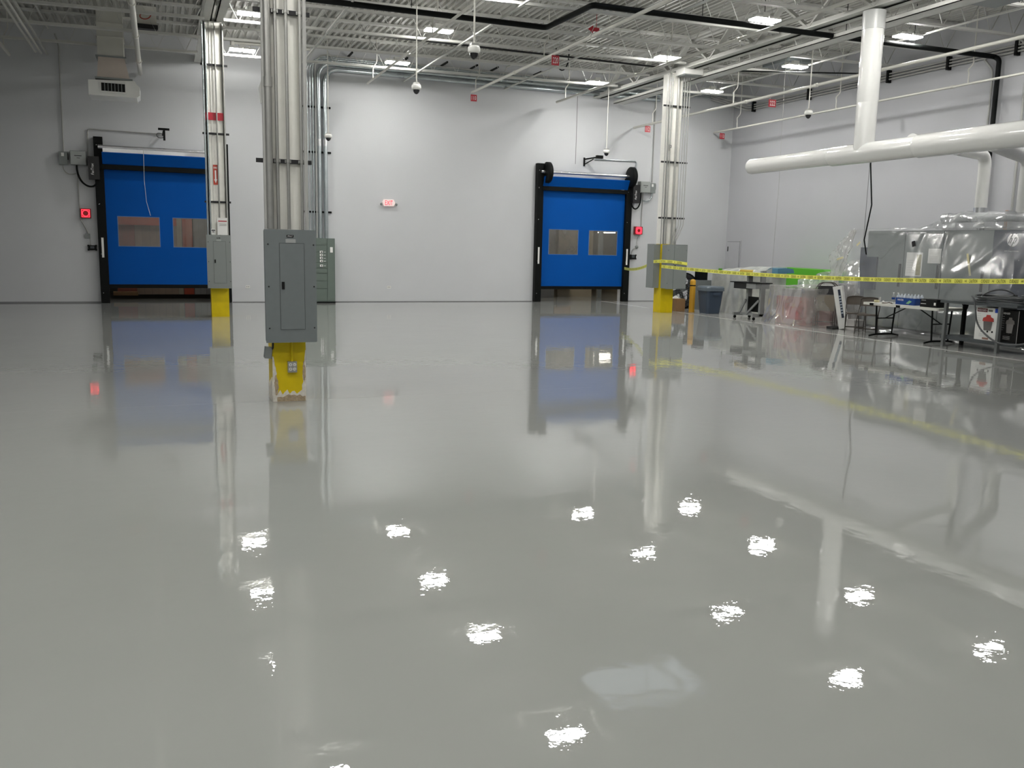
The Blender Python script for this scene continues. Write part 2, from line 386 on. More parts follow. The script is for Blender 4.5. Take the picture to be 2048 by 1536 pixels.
# ------------------------------------------------------------------ sprinkler and service pipes
def hpipe(name, x, y0, y1, z, r, label, drops=(), group='sprinkler branch pipes', mt=PIPE, couple=()):
    t = thing(name, label, 'pipe', (x, (y0+y1)/2, z), group)
    tb([(x, y0, z), (x, y1, z)], r, 10).build('pipe_run', mt, t)
    for yy in drops:
        zt = zd(x)-.02
        tb(smooth_path([(x+.1, yy, zt), (x+.1, yy, z+.42), (x+.02, yy+.05, z+.30), (x, yy, z+.22), (x, yy, z)], .04, 3), .014, 7).build('drop_hanger', mt, t)
    for yy in couple: tb([(x, yy-.04, z), (x, yy+.04, z)], r*1.35, 10).build('coupling', mt, t)
    return t
hpipe('sprinkler_pipe', 5.06, 3, D-1.05, 5.63, .028, 'long cream sprinkler pipe ending against the wall left of the first hanging camera', (22.4, 17.2, 12), couple=(19, 14))
hpipe('sprinkler_pipe', 7.9, 3, D-1.0, 5.65, .034, 'long cream sprinkler pipe carrying two small red signs, over the middle bay', (22.8, 18.3, 13), couple=(20, 16))
hpipe('sprinkler_pipe', 10.56, 3, D-.6, 5.66, .032, 'long cream sprinkler pipe passing left of the right column head', (22.9, 17.6, 12), couple=(19, 15))
hpipe('sprinkler_pipe', 13.35, 3, D-.1, 5.2, .032, 'long cream sprinkler pipe carrying the red 222 sign', (22.9, 19.0, 14.6), couple=(18.5, 16))
hpipe('sprinkler_pipe', 16.2, 3, D-.1, 5.25, .026, 'long cream sprinkler pipe nearest the right wall carrying the red 223 sign', (22.8, 18.6, 14.6), couple=(20, 15))
hpipe('sprinkler_pipe', -.3, 3, D-.1, 5.55, .05, 'thick cream pipe running back right of the drop duct', (), couple=(22.3, 19.6, 17))
hpipe('sprinkler_pipe', -3.0, 3, D-.7, 5.62, .034, 'cream pipe at the far left edge ending before the back wall', (22.6, 18,))
hpipe('sprinkler_pipe', -2.44, 3, D-1, 5.68, .024, 'cream pipe, left one of the close pair at the upper left', ())
hpipe('sprinkler_pipe', -2.33, 3, D-1, 5.66, .024, 'cream pipe, right one of the close pair at the upper left', ())
# small sprinkler main over the light between the left columns
t = thing('sprinkler_main', 'bright cream pipe crossing between the two left columns above the lower lamp', 'pipe', (1.9, 20.6, 5.9))
tb([(1.62, 20.9, 5.86), (3.3, 20.9, 5.88)], .03).build('pipe_run', PIPE, t); tb([(2.35, 20.9, 5.88), (2.35, 20.9, 6.5)], .01).build('drop_hanger', PIPE, t)
tb([(1.62, 20.9, 5.80), (1.62, 20.9, 5.9)], .045).build('elbow', PIPE, t)
# black gas pipe
t = thing('gas_pipe', 'black gas pipe zigzagging under the joists and dropping down the right wall', 'pipe', (9, 15.6, 5.9))
MB().tube(smooth_path([(-4, 16.65, 5.86), (7.2, 16.6, 5.86), (7.28, 14.75, 5.86), (16.83, 14.55, 5.86), (16.83, 14.42, 5.78), (16.83, 14.42, .05)], .1, 4), .052, 10).build('pipe_run', BLACK, t)
for x in (-2, 1.9, 4.5, 9.6, 11, 13, 14.8): tb([(x, 16.68 if x < 7 else 14.8, 5.95), (x, 16.68 if x < 7 else 14.8, zd(x))], .008, 5).build('hanger', DARK, t)
t = thing('gas_branch_pipe', 'thinner black pipe under the joists left of the white duct drop', 'pipe', (14, 17, 5.9))
tb([(12.95, 18.6, 5.9), (15.9, 17.4, 5.9)], .016).build('pipe_run', BLACK, t)
# slender grey pipes high in the middle bay
for (x0, y0, x1, y1, z, lab) in ((2.0, 19.9, 11.8, 20.0, 6.12, 'dark slim conduit crossing the middle bay above the joist bottoms'), (-6, 17.1, 1.0, 17.1, 6.05, 'dark slim conduit across the left bay above the drop duct')):
    tag(tb([(x0, y0, z), (x1, y1, z)], .022).build('slim_conduit', DARK, None), lab, 'conduit')
t = MB()
for yy in (22.0, 20.3, 18.5):
    pass
# dangling data cables above the middle bay
t = tag(MB().tube(bez((9.35, 20.9, 6.5), (9.3, 20.9, 5.8), (9.75, 20.9, 5.85), (9.7, 20.9, 6.5)), .016, 6).build('cable_loop', BLACK), 'black loop of cable hanging from a joist left of the right column', 'cable')

# number signs on the pipes
def pipe_sign(x, y, z, wd, h, s, label):
    t = thing('number_sign', label, 'sign', (x, y, z), 'red number signs hung on the pipes')
    bx(x-wd/2, x+wd/2, y, y+.012, z-h/2, z+h/2).build('plate', REDS, t)
    put_text(MB(), s, (x, y-.003, z), wd*.72, h*.62, XB, ZB).build('lettering', WTXT, t)
    tb([(x-wd*.35, y+.006, z+h/2), (x-wd*.35, y+.006, z+h/2+.08)], .004, 5).build('wire', COND, t)
pipe_sign(13.38, 17.5, 5.03, .2, .17, '222', 'red sign with white digits 222 on the pipe right of the right column')
pipe_sign(16.25, 17.33, 5.08, .2, .17, '223', 'red sign with digits 223 half hidden by the white duct drop')
pipe_sign(16.25, 23.6, 5.11, .17, .17, '113', 'small red number sign at the end of the pipe by the wall corner')
pipe_sign(13.38, 23.2, 5.08, .17, .17, '112', 'small red number sign between the right door and the right column')
pipe_sign(7.93, 17.75, 5.52, .17, .2, '220', 'small red number sign on the pipe high above the right door')
pipe_sign(7.93, 23.02, 5.50, .17, .17, '110', 'small red number sign at the wall end of the middle pipe')
tag(MB().tube([(8.95, 17.91, 6.3), (8.95, 17.91, 6.68)], .006, 5).prism([(8.75, 6.28), (8.87, 6.36), (8.87, 6.32), (9.02, 6.32), (9.02, 6.24), (8.87, 6.24), (8.87, 6.2)], 'y', 17.9, 17.92).build('arrow_sign', REDS), 'small red arrow sign among the joists above the right door', 'sign')

# ------------------------------------------------------------------ hanging dome cameras
for (x, y, z, r, lab) in ((4.05, 23, 4.25, .09, 'small dome camera on a long rod beside the bright conduits'), (11.95, 23, 4.33, .09, 'small dome camera on a long rod above the right roll-up door'),
                       (3.92, 11.4, 4.13, .078, 'largest dome camera, hanging nearest at the top centre'), (4.41, 16, 4.40, .082, 'dome camera on a rod above the exit sign'), (13.2, 16, 4.6, .085, 'dome camera hanging left of the white duct drop')):
    t = thing('dome_camera', lab, 'camera', (x, y, z))
    MB().lathe((x, y, z), [(.0, .06), (r*.9, .055), (r*1.05, .03), (r*1.05, -.01), (r*.85, -.035), (0, -.035)], 18).build('housing', WHITE, t)
    MB().lathe((x, y, z-.035), [(r*.72, 0), (r*.68, -.03), (r*.45, -.06), (r*.2, -.075), (0, -.078)], 16).build('dome', mat('smoked_dome', (.02, .02, .022), .06), t)
    MB().box(x-r*.6, x+r*.6, y-r*.6, y+r*.6, z+.06, z+.09).build('mount_plate', COND, t)
    tb([(x, y, z+.08), (x, y, zd(x))], .012, 7).build('rod', PIPE, t)

# ------------------------------------------------------------------ columns
def strut(x0, x1, y, z, parent, yd=.04):
    MB().box(x0, x1, y, y+yd, z-.02, z+.02).build('strut', DARK, parent)
def column(x0, x1, y0, y1, ytop, label, flutes=True, chipped=False):
    t = thing('column', label, 'column', ((x0+x1)/2, (y0+y1)/2, 0), 'painted building columns')
    m = MB(); e = .018
    # fluted sheet wrap: ribs stand proud of the faces
    poly = []
    def side(a, b, fix, ax, sgn):
        pass
    m.box(x0+e, x1-e, y0+e, y1-e, ytop, 5.93)
    wd = x1-x0
    for fx in (0, .30, .62, .93):
        m.box(x0+wd*fx, x0+wd*fx+wd*.07, y0, y0+.04, ytop, 5.93)
    m.box(x0, x0+.03, y0, y1, ytop, 5.93).box(x1-.03, x1, y0, y1, ytop, 5.93)
    m.build('shaft', CREAM, t)
    b = MB().box(x0, x1, y0, y1, .0, ytop)
    b.build('painted_base', YEL, t)
    for z in (1.2, 2.9, 4.6):
        MB().box(x0-.002, x1+.002, y0-.003, y0+.01, z+.9, z+.904).build('seam', mat('seam_gray', (.45, .44, .41), .6), t) if False else None
    MB().box(x0-.0, x1+.0, y0-.0, y1+.0, 5.93, 5.945).build('cap_plate', STEEL, t)
    return t
c1 = column(1.0, 1.33, 8.98, 9.31, 1.15, 'nearest cream column with a chipped yellow base and conduits, left of centre')
c2 = column(.955, 1.31, 19.5, 19.85, 1.15, 'cream column with a red band in front of the left roll-up door')
c3 = column(11.9, 12.26, 19.6, 19.95, 1.75, 'cream column with yellow base right of the right roll-up door, caution tape around it')
# chipped paint around the near column's foot
random.seed(3)
def blob(cx, cz, w_, h_, y, mt, name, n=22, jag=.28, seed=0):
    rnd = random.Random(seed); pts = []
    for i in range(n):
        a = 2*math.pi*i/n; k = 1+rnd.uniform(-jag, jag); pts.append((cx+w_*math.cos(a)*k, max(.004, cz+h_*math.sin(a)*k)))
    return pts
def chip(pts_out, y, thick, mt, name): return MB().prism(pts_out, 'y', y-thick, y).build(name, mt, c1)
def edge_strip(seed, base, amp, z_top):
    rnd = random.Random(seed); L = []
    n = 16
    for i in range(n+1):
        z = z_top*i/n; L.append((base*(1-(i/n)**2)*rnd.uniform(.75, 1.2)+.008, z))
    return L
yf = 8.98
l1 = edge_strip(1, .075, 0, .46)
chip([(1.0, 0)]+[(1.0+a*.62+.004, z) for a, z in l1]+[(1.0, .46)], yf, .003, FLAKE, 'flaking_patch')
l2 = edge_strip(5, .065, 0, .52)
chip([(1.33, 0.0)]+[(1.33-a*.55, z) for a, z in l2]+[(1.33, .52)], yf, .003, FLAKE, 'flaking_patch')
rnd = random.Random(9); top = [(1.0+.33*i/14, .095+rnd.uniform(-.025, .03)) for i in range(15)]
chip([(1.0, 0)]+top+[(1.33, 0)], yf, .0045, FLAKE, 'flaking_patch')
top = [(1.04+.28*i/10, .055+rnd.uniform(-.015, .02)) for i in range(11)]
chip([(1.04, 0)]+top+[(1.32, 0)], yf, .007, BARE, 'bare_patch')
chip(blob(1.035, .17, .022, .09, yf, BARE, '', seed=4), yf, .006, BARE, 'bare_patch')
chip(blob(1.31, .30, .013, .10, yf, BARE, '', seed=6), yf, .006, BARE, 'bare_patch')
MB().prism([(8.98+.33*i/9, (.16 if i % 2 else .1)+.1*(1-i/9)) for i in range(10)][::-1]+[(8.98, 0), (9.31, 0)], 'x', .995, 1.0).build('flaking_patch', FLAKE, c1)
# conduits strapped to the columns
def conduits(lst, y, z0, z1, owner_label, grp, sp=None):
    out = []
    for x, r, mt, lab in lst:
        o = tb([(x, y-r, z0), (x, y-r, z1)], r, 10).build('conduit', mt, None)
        tag(o, lab, 'conduit', grp); out.append(o)
    return out
g = 'conduits strapped to the nearest column'
cl = conduits([(.965, .018, CONDP, 'pale conduit at the left edge of the nearest column'), (1.005, .034, COND, 'thickest grey conduit on the left face edge of the nearest column'), (1.082, .016, COND, 'grey conduit second from left across the nearest column face'),
          (1.183, .016, COND, 'grey conduit at the middle of the nearest column face'), (1.312, .016, COND, 'grey conduit on the right edge of the nearest column face'), (1.352, .02, CONDP, 'pale conduit just right of the nearest column')], 8.955, 1.72, 5.92, '', g)
for z in (2.37, 3.75): strut(.885, 1.41, 8.955, z, c1, .025)
MB().tube([(1.005, 8.921, 3.05), (1.005, 8.921, 3.14)], .042, 10).build('coupling', COND, cl[1])
for z in (2.37, 3.75):
    for x in (1.005, 1.082, 1.183, 1.312): MB().box(x-.03, x+.03, 8.945, 8.955, z-.014, z+.014).tube([(x, 8.937, z-.012), (x, 8.937, z+.012)], .021 if x > 1.03 else .038, 10).build('clamp', COND, c1)
g = 'conduits strapped to the column by the left door'
conduits([(.925, .016, CONDB, 'bright conduit left of the red banded column'), (.985, .018, CONDB, 'second bright conduit on the left of the red banded column'), (1.165, .016, COND, 'conduit up the middle of the red banded column face'), (1.315, .02, COND, 'conduit up the right edge of the red banded column')], 19.475, 1.70, 5.9, '', g)
for z in (2.38, 3.75, 5.1): strut(.88, 1.40, 19.475, z, c2, .025)
MB().box(.953, 1.312, 19.497, 19.852, 4.02, 4.17).build('red_band', REDT, c2)
g = 'conduits strapped to the right column'
c3c = [(11.80, .012, COND, 'leftmost slim conduit on the right column'), (11.88, .014, COND, 'conduit near the left edge of the right column'), (11.94, .014, COND, 'third slim conduit from the left on the right column'), (12.10, .026, COND, 'thick grey conduit up the middle of the right column')]
conduits(c3c, 19.575, 1.74, 5.9, '', g)
for i, x in enumerate((12.22, 12.29, 12.36, 12.43)):
    xe = 12.12+.04*i
    o = tb(smooth_path([(xe, 19.555, 1.74), (xe, 19.555, 1.82), (x, 19.555, 2.22), (x, 19.555, 5.85)], .05, 3), .012, 8).build('conduit', CONDP)
    tag(o, ['first', 'second', 'third', 'outermost'][i]+' slim conduit bending out right of the right column', 'conduit', g)
for z in (2.4, 3.78, 5.14): strut(11.72, 12.48, 19.575, z, c3, .025)
mb = MB(); put_text(mb, 'P', (11.97, 19.594, 4.13), .07, .16, XB, ZB); mb.build('lettering', BTXT, c3)
# box at the head of the right column
t = thing('junction_box', 'white box fixed at the head of the right column', 'box', (12.25, 19.3, 5.85))
bx(11.97, 12.5, 19.1, 19.5, 5.84, 5.98).build('cover', WHITE, t); bx(12.0, 12.47, 19.12, 19.45, 5.82, 5.84).build('base', PGRAY2, t)
# small white frill of plaster on the near column's left edge
MB().prism([(.93, 3.05), (.985, 3.2), (.985, 2.98), (.945, 2.9)], 'y', 9.0, 9.04).build('wrap_scrap', PAPER, c1)

# ------------------------------------------------------------------ electrical panels
def panel(x0, x1, y0, y1, z0, z1, label, mt, door_in=(.29, .24, .12, .12), tagtxt=None, vertical=False):
    t = thing('electrical_panel', label, 'electrical panel', ((x0+x1)/2, (y0+y1)/2, z0), 'breaker panels on the columns')
    MB().box(x0+.01, x1-.01, y0+.012, y1, z0+.01, z1-.01).build('cabinet', mt, t)
    MB().box(x0, x1, y0, y0+.012, z0, z1).build('trim_plate', mt, t)
    W = x1-x0; H = z1-z0; a = x0+W*door_in[0]; b = x1-W*door_in[1]; c = z0+H*door_in[2]; d = z1-H*door_in[3]
    line = mat('door_gap', (.05, .055, .055), .6)
    MB().box(a-.004, b+.004, y0-.001, y0, c-.004, d+.004).build('door_gap', line, t)
    dr = MB().box(a, b, y0-.005, y0, c, d).build('door', mt, t)
    hx = a+W*.055; hz = z0+H*.51
    h = MB().box(hx-.013, hx+.013, y0-.012, y0-.005, hz-.035, hz+.035).build('latch', BTXT, dr)
    if tagtxt:
        MB().box((x0+x1)/2-.035, (x0+x1)/2+.03, y0-.003, y0, z1-.075, z1-.05).build('name_plate', BTXT, t)
        put_text(MB(), tagtxt, ((x0+x1)/2-.002, y0-.005, z1-.0625), .045, .013, XB, ZB).build('lettering', WTXT, t)
        MB().box((x0+x1)/2-.045, (x0+x1)/2+.05, y0-.002, y0, z1-.125, z1-.09).build('rating_label', mat('label_gray', (.35, .36, .36), .5), t)
    for sx in (x0+W*.07, x1-W*.05):
        for sz in (.13, .5, .87): MB().lathe((sx, y0, z0+H*sz), [(.008, 0), (.007, -.005), (0, -.006)], 8, 'y').build('screw', DARK, t)
    return t
panel(.925, 1.415, 8.78, 8.935, .62, 1.715, 'large grey breaker panel on the nearest column', PGRAY, tagtxt='PN-7')
panel(.88, 1.36, 19.28, 19.45, .61, 1.705, 'lighter grey breaker panel on the red banded column', PGRAY2, (.28, .22, .1, .12), tagtxt='PN-6')
t = panel(11.86, 12.46, 19.33, 19.585, .62, 1.74, 'wide grey panel wrapped by caution tape on the right column', PGRAY2, (.36, .02, .01, .01), tagtxt='PN-5')
t = thing('electrical_panel', 'narrow grey panel on the left side of the right column', 'electrical panel', (11.8, 19.85, .63), 'breaker panels on the columns')
bx(11.72, 11.895, 19.72, 20.05, .63, 1.74).build('cabinet', PGRAY2, t); bx(11.712, 11.72, 19.715, 20.055, .625, 1.745).build('cover', PGRAY2, t)
bx(11.862, 11.885, 19.32, 19.33, .72, 1.74).build('shim', PGRAY2, t) if False else None
# receptacles on the near column
t = thing('outlet_box', 'grey four-gang outlet box with white sockets on the nearest yellow column base', 'outlet', (1.19, 8.94, .3))
bx(1.145, 1.235, 8.93, 8.975, .30, .41).build('box', COND, t)
for i in range(2):
    for j in range(2):
        s = MB().lathe((1.17+.04*i, 8.93, .333+.045*j), [(.017, 0), (.017, -.004), (0, -.004)], 12, 'y').build('socket', WHITE, t)
        MB().box(1.165+.04*i, 1.168+.04*i, 8.925, 8.926, .33+.045*j, .342+.045*j).box(1.173+.04*i, 1.176+.04*i, 8.925, 8.926, .33+.045*j, .342+.045*j).build('slot', BTXT, s)
tag(tb([(1.19, 8.96, .41), (1.19, 8.96, .64)], .013).build('conduit', YEL), 'short yellow painted conduit above the outlet box', 'conduit')
t = thing('outlet_box', 'small grey outlet box tilted out from the left side of the nearest column', 'outlet', (.96, 9.0, .43))
M = Matrix.Translation((.965, 9.03, .5)) @ Matrix.Rotation(.12, 4, 'Y')
MB().box(-.035, .03, -.06, .04, -.055, .055, M).build('box', PGRAY, t); MB().box(-.036, .031, -.066, -.06, -.058, .058, M).build('cover', PGRAY2, t)
tb([(1.005, 8.935, .63), (1.005, 8.96, .55), (.985, 9.02, .5)], .01).build('stub', DARK, t)
# door and paper on the panel by column 2
t = thing('notice_sheet', 'white paper notice in a sleeve above the panel on the red banded column', 'notice', (1.23, 19.36, 1.7))
bx(1.11, 1.31, 19.40, 19.41, 1.71, 2.06).build('sheet', PAPER, t); bx(1.13, 1.30, 19.395, 19.40, 1.98, 2.0).build('red_rule', REDS, t)
MB().box(1.15, 1.29, 19.395, 19.40, 1.93, 1.935).box(1.15, 1.29, 19.395, 19.4, 1.9, 1.905).build('print_lines', DARK, t)
t = thing('label_card', 'small grey card with black print beside the paper notice on the red banded column', 'sign', (1.02, 19.45, 1.71))
bx(.99, 1.07, 19.43, 19.44, 1.715, 1.83).build('card', PAPER, t); MB().box(.995, 1.065, 19.427, 19.43, 1.79, 1.81).box(1.01, 1.05, 19.427, 19.43, 1.76, 1.775).build('print_bars', BTXT, t)
# fire extinguisher arrow
t = thing('fire_sign', 'tall red sign with a white down arrow on the red banded column', 'sign', (1.1, 19.45, 2.73))
bx(1.065, 1.155, 19.485, 19.497, 2.73, 3.13).build('plate', mat('fire_red', (.50, .05, .02), .5), t)
m = MB().box(1.095, 1.125, 19.48, 19.485, 2.83, 3.02).prism([(1.08, 2.84), (1.11, 2.76), (1.14, 2.84)], 'y', 19.48, 19.485); put_text(m, 'FIRE', (1.11, 19.482, 3.07), .07, .04, XB, ZB)
m.build('arrow', WTXT, t)

# ------------------------------------------------------------------ motor control cabinet and bright conduits on the wall
t = thing('switchgear_cabinet', 'tall green-grey switchgear cabinet against the back wall behind the nearest column', 'electrical cabinet', (3.9, 23.85, 0))
bx(3.30, 4.30, 23.62, D-.01, .0, 1.71).build('cabinet', MCCG, t)
bx(3.30, 4.30, 23.60, 23.62, .0, .04).build('plinth', BLACK, t)
for a, b, c, d in ((3.32, 4.08, .06, .38), (3.32, 4.08, .4, .58), (3.32, 4.08, .6, .78), (3.32, 4.08, .8, .92), (3.32, 4.08, .94, 1.06), (3.32, 4.08, 1.08, 1.2), (3.32, 4.08, 1.22, 1.34), (3.32, 4.08, 1.36, 1.52), (3.32, 4.08, 1.54, 1.69)):
    MB().box(a, b, 23.605, 23.62, c, d).build('bucket_door', MCCG, t)
for z in (.99, 1.11, 1.19, 1.27, 1.35):
    MB().box(3.9, 3.98, 23.598, 23.605, z-.025, z+.03).build('white_label', PAPER, t)
    MB().box(3.93, 3.96, 23.59, 23.598, z-.01, z+.012).build('switch', BTXT, t)
    MB().box(4.01, 4.05, 23.598, 23.605, z-.006, z+.006).build('small_label', PAPER, t)
MB().box(4.10, 4.28, 23.605, 23.62, .06, 1.69).build('side_door', MCCG, t)
MB().box(4.17, 4.24, 23.598, 23.605, 1.34, 1.48).build('card', PAPER, t)
g = 'bright conduits rising from the switchgear and turning along the wall'
for i, (x, r, z, mt, lab) in enumerate(((3.98, .055, 6.12, CONDB, 'thick bright conduit above the switchgear, left one of the two'), (4.14, .055, 6.22, CONDB, 'thick bright conduit above the switchgear, right one of the two'),
                            (3.68, .017, 6.40, CONDB, 'leftmost thin bright conduit above the switchgear'), (3.76, .017, 6.36, CONDB, 'second thin bright conduit above the switchgear'),
                            (3.83, .017, 6.32, CONDB, 'third thin bright conduit above the switchgear'), (3.90, .02, 6.28, CONDP, 'thin grey conduit beside the thick bright conduits'))):
    yy = D-.10-(0 if i < 2 else .0)
    zz = {3.98: 6.20, 4.14: 6.07}.get(x, 6.27+.045*(i-2))
    R = .35 if i < 2 else .3
    tag(MB().tube([(x, yy, 1.71), (x, yy, zz-R)]+arc((x+R, yy, zz-R), R, math.pi, math.pi/2, 8, XB, ZB)[1:]+[(16.6 if i > 1 else 14.2, yy, zz+.0)], r, 12).build('conduit', mt), lab, 'conduit', g)
for k, z in enumerate((2.4, 3.95, 5.1)):
    tag(bx(3.52, 4.30, D-.035, D-.001, z-.025, z+.025).build('wall_strut', BLACK), 'black strut behind the bright conduits, '+['lowest', 'middle', 'highest'][k]+' of three', 'bracket')
for k, x in enumerate((4.75, 6.2, 7.3, 8.15, 8.75, 10.05, 13.6)):
    tag(MB().box(x, x+.04, D-.62, D-.02, 6.42, 6.46).build('trapeze_bracket', BLACK), 'black bracket arm above the wall conduits, '+['first', 'second', 'third', 'fourth', 'fifth', 'sixth', 'seventh'][k]+' from the left', 'bracket', 'bracket arms above the back wall conduits')
# collars on thick conduits
for x in (3.98, 4.14):
    tag(tb([(x, D-.1, 4.1), (x, D-.1, 4.28)], .064, 12).build('conduit_coupling', ALU), 'metal coupling sleeve on the %s thick bright conduit' % ('left' if x < 4 else 'right'), 'coupling')

# right wall conduits with brackets
g = 'dark conduits along the top of the right wall'
for k in range(3):
    z = 5.88+.065*k; x = XR-.07
    pts = smooth_path([(16.0-.0, D-.12, z+.35), (x, 23.25, z), (x, 4, z)], .1, 3)
    tag(MB().tube(pts, .02, 8).build('conduit', CONDP), ['lowest', 'middle', 'highest'][k]+' of the three conduits along the top of the right wall', 'conduit', g)
for k, yy in enumerate((22.97, 20.5, 17.6, 15.8, 14.05, 12.2)):
    tag(bx(XR-.12, XR-.001, yy-.03, yy+.03, 5.80, 6.10).build('wall_bracket', BLACK), 'black bracket on the right wall conduits, '+['first', 'second', 'third', 'fourth', 'fifth', 'sixth'][k]+' from the corner', 'bracket', 'brackets on the right wall conduits')
# risers on the right wall beside the black pipe
for k, (yy, r, z1) in enumerate(((14.60, .022, 5.6), (13.78, .028, 5.9))):
    o = MB().tube(smooth_path([(XR-.06, yy, .1), (XR-.06, yy, z1), (XR-.06, yy+.25, z1+.25), (XR-.06, yy+.25, 6.0)], .12, 4), r, 9).build('riser_conduit', CONDP)
    tag(o, ['slim grey riser conduit left of the black wall pipe', 'grey riser conduit right of the black wall pipe'][k], 'conduit')
tag(MB().tube([(XR-.014, 13.97, 0), (XR-.014, 13.95, 2.6)], .012, 6).tube([(XR-.014, 13.89, 0), (XR-.014, 13.91, 2.6)], .012, 6).build('copper_tube', mat('copper', (.6, .3, .12), .3, metal=.8)), 'pair of copper tubes low on the right wall beside the black pipe', 'pipe')

# slim vertical conduit on the far left wall, conduit above right door
def wire(name, pts, r, mt, label, cat='conduit', sm=.08, n=7): return tag(MB().tube(smooth_path(pts, sm, 4), r, n).build(name, mt), label, cat)
wire('wall_conduit', [(-2.12, D-.03, 6.3), (-2.05, D-.03, 6.05), (-2.06, D-.03, 5.4), (-2.07, D-.03, 3.6)], .016, CONDP, 'slim grey conduit dropping to the switch box left of the left door')
wire('wall_conduit', [(14.1, D-.03, 6.0), (14.1, D-.03, 3.63)], .016, CONDP, 'slim grey conduit dropping to the boxes right of the right door')

# ------------------------------------------------------------------ roll-up doors
def rollup(x0, x1, motor_left, label, disks):
    t = thing('rollup_door', label, 'door', ((x0+x1)/2, D-.1, 0), 'blue high speed roll-up doors')
    JW = .2; H = 4.0
    for k, a in enumerate((x0, x1-JW)):
        m = MB().box(a, a+JW, D-.16, D-.002, 0, H if not disks or k == 0 else 3.7)
        g_ = m.build('side_frame', BLACK, t)
        for z in (.25, 1.2, 2.4, 3.3, 3.8):
            if disks and k == 1 and z > 3.7: continue
            MB().lathe((a+.06, D-.16, z), [(.012, 0), (.011, -.006), (0, -.007)], 8, 'y').build('bolt', ALU, g_)
        bx(a+.07, a+.12, D-.168, D-.16, 1.12, 1.60).build('light_curtain_strip', PAPER, g_) if (k == 0 or disks) else None
    ix0 = x0+JW; ix1 = x1-JW
    # brush bar, curtain, windows
    cx0, cx1 = ix0-.02, ix1+.02
    W = cx1-cx0; yc = D-.06
    wz0, wz1 = 1.41, 2.12
    w1 = (x0+.46, x0+1.40) if True else None; w2 = (x1-1.36-.0, x1-.42)
    m = MB(); y0_, y1_ = yc-.004, yc+.004
    for (a, b, c, d) in ((cx0, cx1, .46, wz0), (cx0, cx1, wz1, 3.36), (cx0, w1[0], wz0, wz1), (w1[1], w2[0], wz0, wz1), (w2[1], cx1, wz0, wz1)): m.box(a, b, y0_, y1_, c, d)
    cur = m.build('curtain', BLUE, t)
    for k, (a, b) in enumerate((w1, w2)):
        pn = MB().box(a, b, yc-.002, yc+.002, wz0, wz1).build('vinyl_window', VINYLG if (disks and k == 0) else VINYL, cur)
        MB().box(a-.015, b+.015, y0_-.004, y0_, wz0-.015, wz0).box(a-.015, b+.015, y0_-.004, y0_, wz1, wz1+.015).box(a-.015, a, y0_-.004, y0_, wz0, wz1).box(b, b+.015, y0_-.004, y0_, wz0, wz1).build('window_hem', mat('hem_blue', (.12, .2, .38), .5), cur)
    MB().box(cx0, cx1, yc-.02, yc+.02, .37, .46).build('bottom_bar', BLACK, t)
    # blue upper flap over the rolled curtain, header bar
    yk = D-.16
    MB().prism([(yk-.14, 3.62), (yk-.02, 3.36), (yk, 3.36), (yk-.10, 3.64)], 'x', ix0-.02, ix1+.02).build('upper_flap', BLUE, t)
    MB().box(ix0-.04, ix1+.04, yk-.03, yk+.1, 3.24, 3.35).build('header_bar', BLACK, t)
    MB().tube([(x0+.1, yk-.05, 3.76), (x1-.1, yk-.05, 3.76)], .045 if disks else .05, 14).build('roller_tube', ALU, t)
    if not disks:
        MB().box(ix0, ix1, yk-.09, yk-.085, 3.62, 3.76).build('header_sheet', ALU, t)
    MB().box(ix0, ix1, yk-.02, D-.005, 3.55, 3.62).build('header_plate', BLUE, t)
    if disks:
        for k, xx in enumerate((x0+.28, x1-.10)):
            MB().lathe((xx, yk-.08, 3.74), [(0, -.07), (.27, -.07), (.30, -.05), (.30, .05), (.27, .07), (0, .07)], 28, 'x').build('end_disk', BLACK, t)
    mx = x0-.13 if motor_left else x1-.05
    mo = bx(mx, mx+.24, D-.30, D-.05, 2.98, 3.52).build('motor_cover', mat('motor_black', (.012, .012, .013), .45), t)
    mb = MB(); put_text(mb, 'FasTrax', (mx+.09, D-.303, 3.22), .27, .06, ZB, (-1, 0, 0), .2); mb.build('lettering', WTXT, mo)
    return t
rollup(-1.41, 1.68, True, 'blue roll-up door at left, partly hidden by the red banded column', False)
rollup(10.22, 13.36, False, 'blue roll-up door at right with black end disks', True)
# strip curtains and light room things behind the doors
for (a, b, mt, lab) in ((-1.1, -.62, mat('strip_curtain_maroon', (.28, .09, .06), .5, noise_amt=.2), 'reddish strip curtain at the left edge of the left door window'), (-.62, -.25, BROWN, 'brown strip curtain seen through the left door window, left part'), (-.25, .42, BROWN, 'brown strip curtain seen through the left door window, middle part'),
                        (.42, .55, TAN, 'tan post beyond the left door'), (.56, .82, OR, 'red strip curtain panel beyond the left door'), (.83, 1.45, mat('hall_gray', (.3, .29, .27), .7), 'grey sheet hanging beyond the left door')):
    m = MB(); n = max(1, int((b-a)/.14))
    for i in range(n):
        q = a+(b-a)*i/n; m.box(q, q+(b-a)/n-.004, 25.6+.01*(i % 2), 25.61+.01*(i % 2), .12, 3.2)
    tag(m.build('strip_curtain', mt), lab, 'curtain', 'hanging strips beyond the left door')
tag(bx(-1.05, .42, 25.55, 25.6, 1.95, 2.32).build('header_strip', OR), 'red strip across the top beyond the left door', 'curtain')
tag(bx(-1.2, -.6, 25.4, 25.55, .1, .2).build('pallet_edge', CARD), 'pallet edge seen under the left door curtain', 'pallet')
t = tag(bx(10.55, 11.7, 25.8, 25.84, .0, 3.2).build('partition_panel', mat('passage_gray', (.2, .195, .18), .5, bump=.5, bscale=5)), 'grey wrapped panel behind the left window of the right door', 'panel')
